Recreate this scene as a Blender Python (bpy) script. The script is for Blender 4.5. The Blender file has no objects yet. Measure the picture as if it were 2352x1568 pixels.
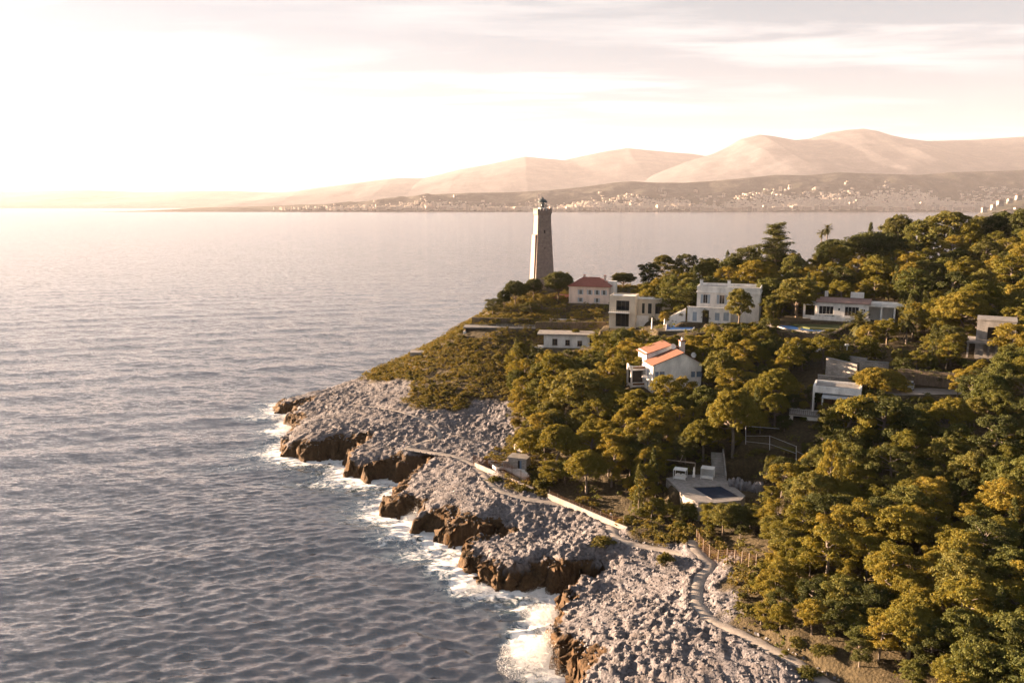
import bpy, bmesh, math, random
import numpy as np
from mathutils import Vector, Matrix

random.seed(7)
RNG = np.random.default_rng(11)
R = math.radians
scene = bpy.context.scene
COL = scene.collection

# ------------------------------------------------------------------ camera, sky, sun, exposure
CAM_H = 66.0
PITCH = math.atan(312.0 / 1829.33)
cam_data = bpy.data.cameras.new('camera')
cam_data.lens = 28.0
cam_data.sensor_width = 36.0
cam_data.clip_start = 0.5
cam_data.clip_end = 100000.0
camera = bpy.data.objects.new('camera', cam_data)
camera.location = (0, 0, CAM_H)
camera.rotation_euler = (math.pi / 2 - PITCH, 0, 0)
COL.objects.link(camera)
scene.camera = camera

SUN_AZ = R(-66.0)      # measured from +Y, negative to the left
SUN_EL = R(5.8)
SKY_SOFT, SKY_GAIN = 0.46, 0.68
world = bpy.data.worlds.new('World')
scene.world = world
world.use_nodes = True
wn, wl = world.node_tree.nodes, world.node_tree.links
wn.clear()
w_out = wn.new('ShaderNodeOutputWorld')
w_bg = wn.new('ShaderNodeBackground')
w_bg.inputs['Strength'].default_value = 0.051
w_sky = wn.new('ShaderNodeTexSky')
w_sky.sky_type = 'NISHITA'
w_sky.sun_disc = False
w_sky.sun_elevation = SUN_EL
w_sky.sun_rotation = SUN_AZ
w_sky.altitude = 0
w_sky.air_density = 1.0
w_sky.dust_density = 1.2
w_sky.ozone_density = 1.0
# thin high veil and streaks of cloud, laid out on the dome by direction
w_tc = wn.new('ShaderNodeTexCoord')
w_sep = wn.new('ShaderNodeSeparateXYZ'); wl.new(w_tc.outputs['Generated'], w_sep.inputs[0])
def wmath(op, a, b=None, clamp=False):
    n = wn.new('ShaderNodeMath'); n.operation = op; n.use_clamp = clamp
    for i, v in enumerate((a, b)):
        if v is None: continue
        if isinstance(v, (int, float)): n.inputs[i].default_value = v
        else: wl.new(v, n.inputs[i])
    return n.outputs[0]
wz = wmath('ADD', wmath('MAXIMUM', w_sep.outputs['Z'], 0.0), 0.035)
w_cx = wmath('DIVIDE', w_sep.outputs['X'], wz)
w_cy = wmath('DIVIDE', w_sep.outputs['Y'], wz)
w_comb = wn.new('ShaderNodeCombineXYZ'); wl.new(w_cx, w_comb.inputs[0]); wl.new(w_cy, w_comb.inputs[1])
w_map = wn.new('ShaderNodeMapping'); wl.new(w_comb.outputs[0], w_map.inputs[0])
w_map.inputs['Rotation'].default_value = (0, 0, R(18)); w_map.inputs['Scale'].default_value = (0.42, 1.15, 1)
w_map.inputs['Location'].default_value = (0.6, 0.35, 0)
w_n1 = wn.new('ShaderNodeTexNoise'); wl.new(w_map.outputs[0], w_n1.inputs['Vector'])
w_n1.inputs['Scale'].default_value = 1.25; w_n1.inputs['Detail'].default_value = 9; w_n1.inputs['Roughness'].default_value = 0.62
w_n1.inputs['Distortion'].default_value = 0.35
w_n2 = wn.new('ShaderNodeTexNoise'); wl.new(w_comb.outputs[0], w_n2.inputs['Vector'])
w_n2.inputs['Scale'].default_value = 0.26; w_n2.inputs['Detail'].default_value = 2
w_ramp = wn.new('ShaderNodeValToRGB')
w_ramp.color_ramp.elements[0].position = 0.46; w_ramp.color_ramp.elements[1].position = 0.60
wl.new(w_n1.outputs['Fac'], w_ramp.inputs[0])
w_r2 = wn.new('ShaderNodeValToRGB')
w_r2.color_ramp.elements[0].position = 0.38; w_r2.color_ramp.elements[1].position = 0.56
wl.new(w_n2.outputs['Fac'], w_r2.inputs[0])
w_cl = wmath('MULTIPLY', w_ramp.outputs[0], w_r2.outputs[0])
def wmix(fac, a, b, blend='MIX'):
    n = wn.new('ShaderNodeMix'); n.data_type = 'RGBA'; n.blend_type = blend
    if isinstance(fac, (int, float)): n.inputs[0].default_value = fac
    else: wl.new(fac, n.inputs[0])
    for k, v in ((6, a), (7, b)):
        if isinstance(v, tuple): n.inputs[k].default_value = v
        else: wl.new(v, n.inputs[k])
    return n.outputs[2]
# sunset air evens the sky out: a soft shoulder on its brightness
w_gam = wn.new('ShaderNodeGamma'); wl.new(w_sky.outputs[0], w_gam.inputs[0]); w_gam.inputs[1].default_value = SKY_SOFT
w_soft = wmix(1.0, w_gam.outputs[0], (SKY_GAIN, SKY_GAIN, SKY_GAIN, 1), 'MULTIPLY')
w_bw = wn.new('ShaderNodeRGBToBW'); wl.new(w_soft, w_bw.inputs[0])
w_veilc = wmix(1.0, w_bw.outputs[0], (0.83, 0.985, 1.21, 1), 'MULTIPLY')
w_veil = wmix(0.62, w_soft, w_veilc)
w_cloudc = wmix(1.0, w_bw.outputs[0], (1.60, 1.62, 1.66, 1), 'MULTIPLY')
w_col = wmix(w_cl, w_veil, w_cloudc)
wl.new(w_col, w_bg.inputs['Color'])
wl.new(w_bg.outputs[0], w_out.inputs['Surface'])

sun_data = bpy.data.lights.new('sun', 'SUN')
sun_data.energy = 5.0
sun_data.angle = R(0.6)
sun_data.color = (1.0, 0.69, 0.44)
sun = bpy.data.objects.new('sun', sun_data)
SUN_DIR = Vector((math.sin(SUN_AZ) * math.cos(SUN_EL), math.cos(SUN_AZ) * math.cos(SUN_EL), math.sin(SUN_EL)))
sun.rotation_euler = SUN_DIR.to_track_quat('Z', 'Y').to_euler()
COL.objects.link(sun)

vs = scene.view_settings
vs.view_transform = 'Standard'
vs.look = 'None'
vs.exposure = 3.42
vs.gamma = 1.0
vs.use_curve_mapping = False
scene.cycles.volume_bounces = 1
scene.cycles.max_bounces = 6
scene.cycles.transparent_max_bounces = 8
scene.cycles.use_denoising = True
scene.cycles.caustics_reflective = False
scene.cycles.caustics_refractive = False

# ------------------------------------------------------------------ survey: photo ray -> place at a known height or distance
F_Q, CX_Q, CY_Q = 1829.33, 1176.0, 784.0
SP, CP = math.sin(PITCH), math.cos(PITCH)
def ray(u, v):
    dx, dy = (u - CX_Q) / F_Q, (CY_Q - v) / F_Q
    return dx, CP + SP * dy, -SP + CP * dy
def at(u, v, z):
    a, b, c = ray(u, v); t = (z - CAM_H) / c
    return Vector((a * t, b * t, z))
def atD(u, v, D):
    a, b, c = ray(u, v); t = D / b
    return Vector((a * t, D, CAM_H + c * t))
def proj(x, y, z):
    dz = z - CAM_H
    f = y * CP - dz * SP
    return CX_Q + F_Q * x / f, CY_Q - F_Q * (y * SP + dz * CP) / f, f

# ------------------------------------------------------------------ materials
def new_mat(name):
    m = bpy.data.materials.new(name); m.use_nodes = True
    nt = m.node_tree; nt.nodes.clear()
    out = nt.nodes.new('ShaderNodeOutputMaterial')
    b = nt.nodes.new('ShaderNodeBsdfPrincipled')
    nt.links.new(b.outputs[0], out.inputs['Surface'])
    return m, nt, b, out
def tex_noise(nt, vec, scale, detail=4, rough=0.55):
    n = nt.nodes.new('ShaderNodeTexNoise')
    n.inputs['Scale'].default_value = scale; n.inputs['Detail'].default_value = detail; n.inputs['Roughness'].default_value = rough
    nt.links.new(vec, n.inputs['Vector']); return n
def ramp(nt, fac, stops):
    r = nt.nodes.new('ShaderNodeValToRGB')
    e = r.color_ramp.elements
    while len(e) < len(stops): e.new(0.5)
    for k, (p, c) in enumerate(stops):
        e[k].position = p; e[k].color = (*c, 1) if len(c) == 3 else c
    nt.links.new(fac, r.inputs[0]); return r
def mixc(nt, fac, a, b, blend='MIX'):
    n = nt.nodes.new('ShaderNodeMix'); n.data_type = 'RGBA'; n.blend_type = blend
    if isinstance(fac, (int, float)): n.inputs[0].default_value = fac
    else: nt.links.new(fac, n.inputs[0])
    for k, v in ((6, a), (7, b)):
        if isinstance(v, tuple): n.inputs[k].default_value = (*v, 1) if len(v) == 3 else v
        else: nt.links.new(v, n.inputs[k])
    return n.outputs[2]
def nmath(nt, op, a, b=None, clamp=False):
    n = nt.nodes.new('ShaderNodeMath'); n.operation = op; n.use_clamp = clamp
    for i, v in enumerate((a, b)):
        if v is None: continue
        if isinstance(v, (int, float)): n.inputs[i].default_value = v
        else: nt.links.new(v, n.inputs[i])
    return n.outputs[0]
def bump(nt, bsdf, height, strength, dist):
    n = nt.nodes.new('ShaderNodeBump'); n.inputs['Strength'].default_value = strength; n.inputs['Distance'].default_value = dist
    nt.links.new(height, n.inputs['Height']); nt.links.new(n.outputs[0], bsdf.inputs['Normal']); return n
def attr(nt, name):
    n = nt.nodes.new('ShaderNodeAttribute'); n.attribute_name = name; return n
def objco(nt): return nt.nodes.new('ShaderNodeTexCoord').outputs['Object']
def geoco(nt): return nt.nodes.new('ShaderNodeNewGeometry').outputs['Position']

MAT = {}
def worn(name, col, rough=0.85, var=0.25, scale=0.8, bstr=0.3, spec=0.3, metallic=0.0, fine=6.0):
    """a plain painted, plastered or stone surface with blotches, streaks and grain"""
    m, nt, b, _ = new_mat(name)
    co = geoco(nt)
    mp = nt.nodes.new('ShaderNodeMapping'); nt.links.new(co, mp.inputs[0]); mp.inputs['Scale'].default_value = (1, 1, 0.35)
    n1 = tex_noise(nt, mp.outputs[0], scale, 6, 0.65)
    n2 = tex_noise(nt, co, fine, 3, 0.6)
    dark = tuple(c * (1 - var) for c in col); lite = tuple(min(1, c * (1 + var * 0.45)) for c in col)
    r1 = ramp(nt, n1.outputs['Fac'], [(0.3, dark), (0.62, lite)])
    r2 = ramp(nt, n2.outputs['Fac'], [(0.3, (0.86, 0.86, 0.86)), (0.7, (1.06, 1.06, 1.06))])
    c = mixc(nt, 1.0, r1.outputs[0], r2.outputs[0], 'MULTIPLY')
    nt.links.new(c, b.inputs['Base Color'])
    b.inputs['Roughness'].default_value = rough; b.inputs['Specular IOR Level'].default_value = spec
    b.inputs['Metallic'].default_value = metallic
    if bstr > 0: bump(nt, b, n2.outputs['Fac'], bstr, 0.05)
    MAT[name] = m; return m

# ------------------------------------------------------------------ mesh helpers
def mesh_obj(name, verts, faces, mat=None, parent=None, smooth=False):
    me = bpy.data.meshes.new(name)
    me.from_pydata([tuple(v) for v in verts] if not isinstance(verts, np.ndarray) else verts.tolist(), [], faces if not isinstance(faces, np.ndarray) else faces.tolist())
    return link_mesh(name, me, mat, parent, smooth)
def link_mesh(name, me, mat=None, parent=None, smooth=False):
    if smooth: me.polygons.foreach_set('use_smooth', [True] * len(me.polygons))
    if mat is not None:
        for m in (mat if isinstance(mat, (list, tuple)) else [mat]): me.materials.append(MAT[m] if isinstance(m, str) else m)
    o = bpy.data.objects.new(name, me); COL.objects.link(o)
    if parent is not None: o.parent = parent
    return o
def np_mesh(name, V, F):
    """quads or tris as an int array -> mesh, quickly"""
    me = bpy.data.meshes.new(name)
    n, k = F.shape
    me.vertices.add(len(V)); me.vertices.foreach_set('co', np.ascontiguousarray(V, dtype=np.float32).ravel())
    me.loops.add(n * k); me.loops.foreach_set('vertex_index', np.ascontiguousarray(F, dtype=np.int32).ravel())
    me.polygons.add(n); me.polygons.foreach_set('loop_start', np.arange(0, n * k, k, dtype=np.int32))
    me.update(calc_edges=True); return me
def set_attr(me, name, vals, typ='FLOAT'):
    a = me.attributes.new(name, typ, 'POINT'); a.data.foreach_set('value', np.ascontiguousarray(vals, dtype=np.float32).ravel())
def thing(name, label, cat, loc=(0, 0, 0), rotz=0.0, group=None):
    o = bpy.data.objects.new(name, None); o.empty_display_size = 0.5; COL.objects.link(o)
    o.location = loc; o.rotation_euler = (0, 0, rotz); tag(o, label, cat, group); return o
def tag(o, label, cat, group=None):
    o['label'] = label; o['category'] = cat; o['kind'] = 'thing'
    if group: o['group'] = group
    return o
def struct(o): o['kind'] = 'structure'; return o
def stuff(o): o['kind'] = 'stuff'; return o

class MB:
    def __init__(s): s.v = []; s.f = []
    def add(s, vs, fs):
        k = len(s.v); s.v += [tuple(p) for p in vs]; s.f += [tuple(i + k for i in f) for f in fs]; return s
    def box(s, x0, x1, y0, y1, z0, z1):
        return s.add([(x0,y0,z0),(x1,y0,z0),(x1,y1,z0),(x0,y1,z0),(x0,y0,z1),(x1,y0,z1),(x1,y1,z1),(x0,y1,z1)],
                     [(3,2,1,0),(4,5,6,7),(0,1,5,4),(1,2,6,5),(2,3,7,6),(3,0,4,7)])
    def hexa(s, b, t):
        """bottom quad and top quad (4 points each)"""
        return s.add(list(b) + list(t), [(3,2,1,0),(4,5,6,7),(0,1,5,4),(1,2,6,5),(2,3,7,6),(3,0,4,7)])
    def bar(s, a, b, w, h=None):
        a, b = Vector(a), Vector(b); d = (b - a).normalized(); h = h or w
        up = Vector((0, 0, 1)) if abs(d.z) < 0.95 else Vector((1, 0, 0))
        r = d.cross(up).normalized() * (w / 2); u = r.cross(d).normalized() * (h / 2)
        return s.hexa([a - r - u, a + r - u, a + r + u, a - r + u], [b - r - u, b + r - u, b + r + u, b - r + u])
    def tube(s, pts, rad, n=8, cap=True):
        rings = []
        for i, p in enumerate(pts):
            p = Vector(p)
            d = (Vector(pts[min(i + 1, len(pts) - 1)]) - Vector(pts[max(i - 1, 0)])).normalized()
            up = Vector((0, 0, 1)) if abs(d.z) < 0.9 else Vector((1, 0, 0))
            r = d.cross(up).normalized(); u = r.cross(d).normalized()
            rr = rad[i] if isinstance(rad, (list, tuple)) else rad
            rings.append([p + (r * math.cos(2 * math.pi * k / n) + u * math.sin(2 * math.pi * k / n)) * rr for k in range(n)])
        vs = [q for g in rings for q in g]; fs = []
        for i in range(len(pts) - 1):
            for k in range(n): fs.append((i*n+k, i*n+(k+1) % n, (i+1)*n+(k+1) % n, (i+1)*n+k))
        if cap: fs += [tuple(range(n))[::-1], tuple(range((len(pts)-1)*n, len(pts)*n))]
        return s.add(vs, fs)
    def lathe(s, prof, n=16, c=(0, 0)):
        return s.tube_rings([[(c[0] + r * math.cos(2*math.pi*k/n), c[1] + r * math.sin(2*math.pi*k/n), z) for k in range(n)] for r, z in prof])
    def tube_rings(s, rings):
        n = len(rings[0]); vs = [q for g in rings for q in g]; fs = []
        for i in range(len(rings) - 1):
            for k in range(n): fs.append((i*n+k, i*n+(k+1) % n, (i+1)*n+(k+1) % n, (i+1)*n+k))
        fs += [tuple(range(n))[::-1], tuple(range((len(rings)-1)*n, len(rings)*n))]
        return s.add(vs, fs)
    def wall(s, x0, x1, z0, z1, y0, y1, holes=()):
        """a wall slab in the xz plane, thickness y0..y1, with rectangular openings cut right through"""
        xs = sorted({x0, x1, *[h[0] for h in holes], *[h[1] for h in holes]}); zs = sorted({z0, z1, *[h[2] for h in holes], *[h[3] for h in holes]})
        xs = [x for x in xs if x0 <= x <= x1]; zs = [z for z in zs if z0 <= z <= z1]
        def solid(i, j):
            if i < 0 or j < 0 or i >= len(xs) - 1 or j >= len(zs) - 1: return False
            cx, cz = (xs[i] + xs[i+1]) / 2, (zs[j] + zs[j+1]) / 2
            return not any(h[0] < cx < h[1] and h[2] < cz < h[3] for h in holes)
        for i in range(len(xs) - 1):
            for j in range(len(zs) - 1):
                if not solid(i, j): continue
                a, b, c, d = xs[i], xs[i+1], zs[j], zs[j+1]
                s.add([(a,y0,c),(b,y0,c),(b,y0,d),(a,y0,d)], [(0,1,2,3)]); s.add([(a,y1,c),(b,y1,c),(b,y1,d),(a,y1,d)], [(3,2,1,0)])
                if not solid(i-1, j): s.add([(a,y0,c),(a,y0,d),(a,y1,d),(a,y1,c)], [(0,1,2,3)])
                if not solid(i+1, j): s.add([(b,y0,c),(b,y1,c),(b,y1,d),(b,y0,d)], [(0,1,2,3)])
                if not solid(i, j-1): s.add([(a,y0,c),(a,y1,c),(b,y1,c),(b,y0,c)], [(0,1,2,3)])
                if not solid(i, j+1): s.add([(a,y0,d),(b,y0,d),(b,y1,d),(a,y1,d)], [(0,1,2,3)])
        return s
    def xf(s, rotz=0, loc=(0, 0, 0)):
        c, n = math.cos(rotz), math.sin(rotz)
        s.v = [(x*c - y*n + loc[0], x*n + y*c + loc[1], z + loc[2]) for x, y, z in s.v]; return s
    def merge(s, o): return s.add(o.v, o.f)
    def build(s, name, mat, parent=None, smooth=False):
        return mesh_obj(name, s.v, s.f, mat, parent, smooth)

# ------------------------------------------------------------------ noise
def hash2(i, j, k=0):
    h = (i.astype(np.int64) * 374761393 + j.astype(np.int64) * 668265263 + k * 2147483647 + 1013904223) & 0xffffffff
    h = ((h ^ (h >> 13)) * 1274126177) & 0xffffffff
    return ((h ^ (h >> 16)) & 0xffffff) / float(0xffffff)
def vnoise(x, y, k=0):
    i, j = np.floor(x), np.floor(y); fx, fy = x - i, y - j
    fx = fx*fx*(3-2*fx); fy = fy*fy*(3-2*fy)
    a, b, c, d = hash2(i, j, k), hash2(i+1, j, k), hash2(i, j+1, k), hash2(i+1, j+1, k)
    return a + (b-a)*fx + (c-a)*fy + (a-b-c+d)*fx*fy
def fbm(x, y, o=4, k=0):
    s = np.zeros_like(x, dtype=float); a = 0.5; f = 1.0
    for q in range(o): s += a * vnoise(x*f + 17.3*q, y*f + 9.1*q, k+q); a *= 0.5; f *= 2.03
    return s / (1 - 0.5**o)
def worley(x, y, k=0):
    """nearest cell distance, second distance, cell value"""
    i, j = np.floor(x), np.floor(y)
    d1 = np.full(x.shape, 9.0); d2 = np.full(x.shape, 9.0); val = np.zeros(x.shape)
    for a in (-1, 0, 1):
        for b in (-1, 0, 1):
            px = i + a + hash2(i+a, j+b, k); py = j + b + hash2(i+a, j+b, k+1)
            d = np.hypot(px - x, py - y); h = hash2(i+a, j+b, k+2)
            nearer = d < d1
            d2 = np.where(nearer, d1, np.minimum(d2, d)); val = np.where(nearer, h, val); d1 = np.where(nearer, d, d1)
    return d1, d2, val
def sstep(a, b, x):
    t = np.clip((x - a) / (b - a), 0, 1); return t*t*(3-2*t)

# ------------------------------------------------------------------ the lie of the land
SHORE_Q = [(1321,1590),(1300,1566),(1274,1542),(1263,1495),(1246,1477),(1281,1458),(1274,1444),(1285,1418),(1268,1398),(1288,1385),(1336,1369),(1380,1362),
 (1330,1367),(1259,1364),(1241,1351),(1190,1356),(1142,1356),(1113,1341),(1076,1316),(1056,1308),(1062,1288),(1070,1272),(1090,1263),(1150,1261),
 (1085,1256),(1070,1251),(1044,1256),(999,1248),(1010,1227),(987,1223),(931,1226),(941,1207),(970,1199),(964,1184),(935,1178),(910,1184),(877,1181),(880,1163),(901,1156),
 (910,1135),(936,1124),(972,1106),(953,1108),(918,1111),(902,1102),(866,1101),(858,1110),(828,1109),(824,1097),(792,1095),(795,1068),(830,1055),
 (768,1055),(730,1060),(691,1061),(682,1051),(656,1054),(639,1044),(653,1017),(669,1008),(667,1000),(682,985),(654,972),(667,957),(700,950),(637,952),(627,943),(636,930)]
shore = [at(u, v, 0.0).to_2d() for u, v in SHORE_Q]
shore = [Vector((shore[0].x - 2, 60.0)), Vector((4, 84))] + shore
shore += [Vector(p) for p in ((-66,268),(-54,276),(-44,290),(-38,312),(-26,345),(0,372),(60,384),(130,396),(230,420),(360,450),(420,380),(420,50),(40,50))]
SH = np.array([(p.x, p.y) for p in shore])
def poly_sd(px, py, P):
    """signed distance to a closed outline, positive inside"""
    d2 = np.full(px.shape, 1e12); inside = np.zeros(px.shape, bool)
    n = len(P)
    for i in range(n):
        ax, ay = P[i]; bx, by = P[(i+1) % n]
        ex, ey = bx-ax, by-ay; L = ex*ex + ey*ey + 1e-12
        t = np.clip(((px-ax)*ex + (py-ay)*ey) / L, 0, 1)
        d2 = np.minimum(d2, (px-ax-t*ex)**2 + (py-ay-t*ey)**2)
        cond = (ay > py) != (by > py)
        if ey != 0: inside ^= cond & (px < ex * (py-ay) / ey + ax)
    d = np.sqrt(d2); return np.where(inside, d, -d)

CTRL_Q = [ # photo point, height
 # rock ledges, tops of the brown faces
 (1290,1400,4.0),(1285,1480,4.0),(1330,1540,4.5),(1400,1420,6.0),(1420,1520,6.5),(1560,1460,8.2),(1600,1560,9.0),(1500,1390,6.8),(1400,1368,3.0),
 (1078,1272,3.8),(1110,1292,4.2),(1180,1300,4.5),(1250,1318,4.2),(1340,1335,4.0),(1420,1345,4.5),(1480,1300,6.5),(1300,1270,6.0),(1400,1262,7.0),(1200,1275,5.0),(1560,1320,7.5),
 (905,1165,2.6),(960,1150,4.5),(1000,1200,4.0),(1010,1228,2.0),(1060,1215,4.3),(1130,1222,4.2),(1250,1232,4.2),(1320,1220,6.2),(1000,1120,5.2),(1100,1170,6.5),
 (805,1070,3.8),(860,1065,4.5),(920,1070,4.8),(985,1085,5.0),(1000,1060,6.5),
 (668,1020,3.5),(700,1005,5.0),(760,1020,5.2),(840,1028,5.5),(880,1015,6.5),(720,965,5.5),(690,968,3.4),(800,970,6.5),
 (640,936,2.5),(700,912,4.6),(760,900,5.5),(830,890,6.5),
 # the footpath
 (1900,1566,10.0),(1760,1482,9.6),(1640,1425,9.0),(1600,1380,8.6),(1608,1325,8.6),(1640,1290,9.0),(1600,1245,9.5),(1740,1302,11.0),
 (1520,1262,8.0),(1420,1236,7.6),(1395,1195,7.4),(1300,1160,7.4),(1190,1140,7.4),(1115,1100,7.4),(1065,1055,7.4),(1000,1040,7.2),(930,1030,6.8),
 (1000,1000,8.0),(920,945,8.5),(800,928,6.6),
 # the scrub slope and the point
 (1000,900,11.5),(900,890,9.0),(1100,950,9.5),(1180,1000,9.5),(1200,900,14.0),(1100,850,16.5),(1000,840,14.5),(1300,830,18.5),
 (1250,1080,9.0),(1350,1120,8.5),(1300,1000,11.0),(1400,950,16.0),(1480,1180,9.5),
 (1070,752,23.5),(1150,760,23.5),(1220,770,22.0),(1300,800,19.5),
 # woods under the villas
 (1500,900,21.0),(1600,900,21.5),(1500,790,26.5),(1560,752,29.0),(1660,740,30.0),(1760,760,30.5),(1850,748,32.0),(1940,732,33.0),
 (1700,900,22.5),(1800,1000,19.5),(1900,985,20.5),(1960,900,25.0),(2090,888,27.0),(2260,822,31.5),(2150,840,30.0),(1900,830,29.0),(1800,820,28.0),
 (1600,1000,17.0),(1700,1080,15.0),(1560,1085,13.0),(1640,1110,13.0),(1720,1120,13.2),(1560,1170,9.0),(1700,1170,11.0),(1450,1050,13.0),
 (1800,1060,17.0),(1880,1040,19.0),
]
CTRL_W = [ # place, height: the hidden ground under the trees, the ridge and the far side
 (38,95,12),(50,92,14.5),(70,92,19),(95,95,25),(40,120,12),(58,122,15.5),(80,125,21),(110,125,28),(150,120,37),(62,150,18),(88,150,24.5),(120,155,31),(170,160,42),
 (108,183,31.5),(140,200,38),(190,210,48),(260,220,58),(118,235,36),(150,250,43),(190,270,50),(250,290,57),(330,320,62),
 (40,262,27),(70,262,31),(95,250,33),(60,290,33),(100,285,37),(140,300,43),(180,320,46),(240,345,48),(320,370,52),
 (12,324,33),(30,318,31.5),(-5,318,27.5),(-20,305,20),(-28,292,14),(40,330,32),(60,330,33),(100,335,35),(0,345,18),(50,362,16),(120,372,16),(230,395,18),(-32,320,8),
 (40,60,10),(80,60,20),(150,70,34),(300,100,58),(400,150,66),(400,300,66),(20,70,6),
]
cp = [(*at(u, v, z).to_2d(), z) for u, v, z in CTRL_Q] + CTRL_W
CPT = np.array(cp)
def _k(r): return r
_n = len(CPT)
_A = _k(np.hypot(CPT[:,None,0]-CPT[None,:,0], CPT[:,None,1]-CPT[None,:,1])) - np.eye(_n) * 2.2
_P = np.c_[np.ones(_n), CPT[:,:2]]
_M = np.block([[_A, _P], [_P.T, np.zeros((3, 3))]])
_W = np.linalg.solve(_M, np.r_[CPT[:,2], 0, 0, 0])
def base_h(x, y):
    sh = x.shape; x = x.ravel(); y = y.ravel(); z = _W[_n] + _W[_n+1]*x + _W[_n+2]*y
    for i in range(_n): z = z + _W[i] * np.hypot(x - CPT[i,0], y - CPT[i,1])
    return z.reshape(sh)

def polyline(qs, n=6):
    """smooth world polyline from photo points with heights"""
    P = [at(u, v, z) for u, v, z in qs]; out = []
    for i in range(len(P) - 1):
        p0, p1, p2, p3 = P[max(i-1, 0)], P[i], P[i+1], P[min(i+2, len(P)-1)]
        for k in range(n):
            t = k / n
            out.append(0.5 * ((2*p1) + (p2-p0)*t + (2*p0-5*p1+4*p2-p3)*t*t + (3*p1-p0-3*p2+p3)*t**3))
    return out + [P[-1]]
PATHS = [
 (polyline([(2060,1640,10.5),(1900,1566,10.0),(1830,1520,9.8),(1760,1482,9.6),(1690,1448,9.3),(1635,1422,9.0),(1602,1384,8.7),(1606,1330,8.6),(1632,1294,8.9),(1585,1276,8.6),(1520,1262,8.0),(1460,1250,7.8),(1415,1232,7.6),(1396,1200,7.4),(1350,1176,7.4),(1300,1160,7.4),(1240,1150,7.4),(1190,1140,7.4),(1140,1122,7.4),(1112,1092,7.4),(1085,1066,7.4),(1040,1047,7.3),(1000,1040,7.2),(930,1028,6.9)]), 1.15),
 (polyline([(930,1028,6.9),(975,1014,7.4),(1010,1000,8.0),(985,972,8.4),(940,952,8.5),(900,942,8.0),(850,934,7.2),(800,930,6.6)]), .8),
 (polyline([(1632,1294,8.9),(1600,1262,9.3),(1592,1240,9.5)]), 1.2),
]
PADS = []   # (cx, cy, half x, half y, rotz, z, falloff): levelled ground under buildings, drives and pools
def pad(p, hx, hy, rot, z=None, fall=2.5): PADS.append((p.x, p.y, hx, hy, rot, p.z if z is None else z, fall))

# sites of the buildings (photo point of the middle of the foot, height)
S = {
 'lighthouse': atD(1245, 660, 324.0).to_2d().to_3d() + Vector((0, 0, 33.0)),
 'keeper': at(1352, 697, 30.2), 'modern': at(1428, 754, 26.0), 'bunker': at(1300, 800, 19.6), 'belvedere': at(1140, 756, 23.6),
 'villa': at(1662, 739, 30.0), 'longvilla': at(1935, 736, 33.0), 'frame': at(2268, 823, 31.5), 'house': at(1520, 905, 20.6),
 'flat': at(1900, 990, 20.4), 'drive': at(2110, 900, 26.6), 'pool': at(1640, 1112, 13.0), 'cove': at(1180, 1082, 8.6),
 'bluepool': at(1560, 757, 28.6), 'longpool': at(1845, 756, 31.6), 'court': at(1790, 1022, 18.6), 'terrace': at(1960, 862, 26.4),
}
pad(S['lighthouse'], 7, 7, 0.29, fall=5)
pad(S['keeper'], 8, 6, -0.28, fall=3); pad(S['modern'], 6, 6, -0.3, fall=2)
pad(S['villa'], 12, 9, -0.35, fall=3); pad(S['longvilla'], 16, 8, -0.47, fall=3); pad(S['frame'], 6, 5, -0.54, fall=2.5)
pad(S['house'] + Vector((1, 4, 0)), 7, 6, 0.12, fall=2.5); pad(S['pool'], 8.0, 5.5, -0.15, fall=1.2)
pad(S['bluepool'], 7, 3, 0, fall=1.5); pad(S['longpool'], 11, 4.0, -0.06, fall=2); pad(S['drive'], 9, 3.5, 0.1, fall=2)
pad(S['court'], 7, 3, -0.5, fall=1.5); pad(S['cove'] + Vector((-1, 0, 0)), 4, 3, -0.5, fall=1.5); pad(S['bunker'], 9, 4, -0.1, fall=2)

ROCK_Q = [(1960,1640,9),(1900,1585,9),(1700,1470,9),(1672,1420,9),(1668,1330,9),(1690,1296,9.5),(1630,1275,9),(1440,1226,8),(1405,1196,8),(1290,1143,8),(1190,1120,8),(1130,1090,8),(1100,1058,8),(1180,1022,9),(1196,985,10),(1180,948,10),(1110,924,10.5),(1040,940,10),(980,946,9.5),(930,925,9),(950,880,11),(900,870,10),(840,872,8)]
RK = np.array([tuple(at(u, v, z).to_2d()) for u, v, z in ROCK_Q] + [(-60,290),(-110,290),(-110,60),(30,60)])

def seg_near(x, y, pts):
    d2 = np.full(x.shape, 1e9); zz = np.zeros(x.shape)
    for a, b in zip(pts[:-1], pts[1:]):
        ex, ey = b.x-a.x, b.y-a.y; L = ex*ex + ey*ey + 1e-9
        t = np.clip(((x-a.x)*ex + (y-a.y)*ey) / L, 0, 1)
        q = (x-a.x-t*ex)**2 + (y-a.y-t*ey)**2
        m = q < d2; d2 = np.where(m, q, d2); zz = np.where(m, a.z + t*(b.z-a.z), zz)
    return np.sqrt(d2), zz

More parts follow.
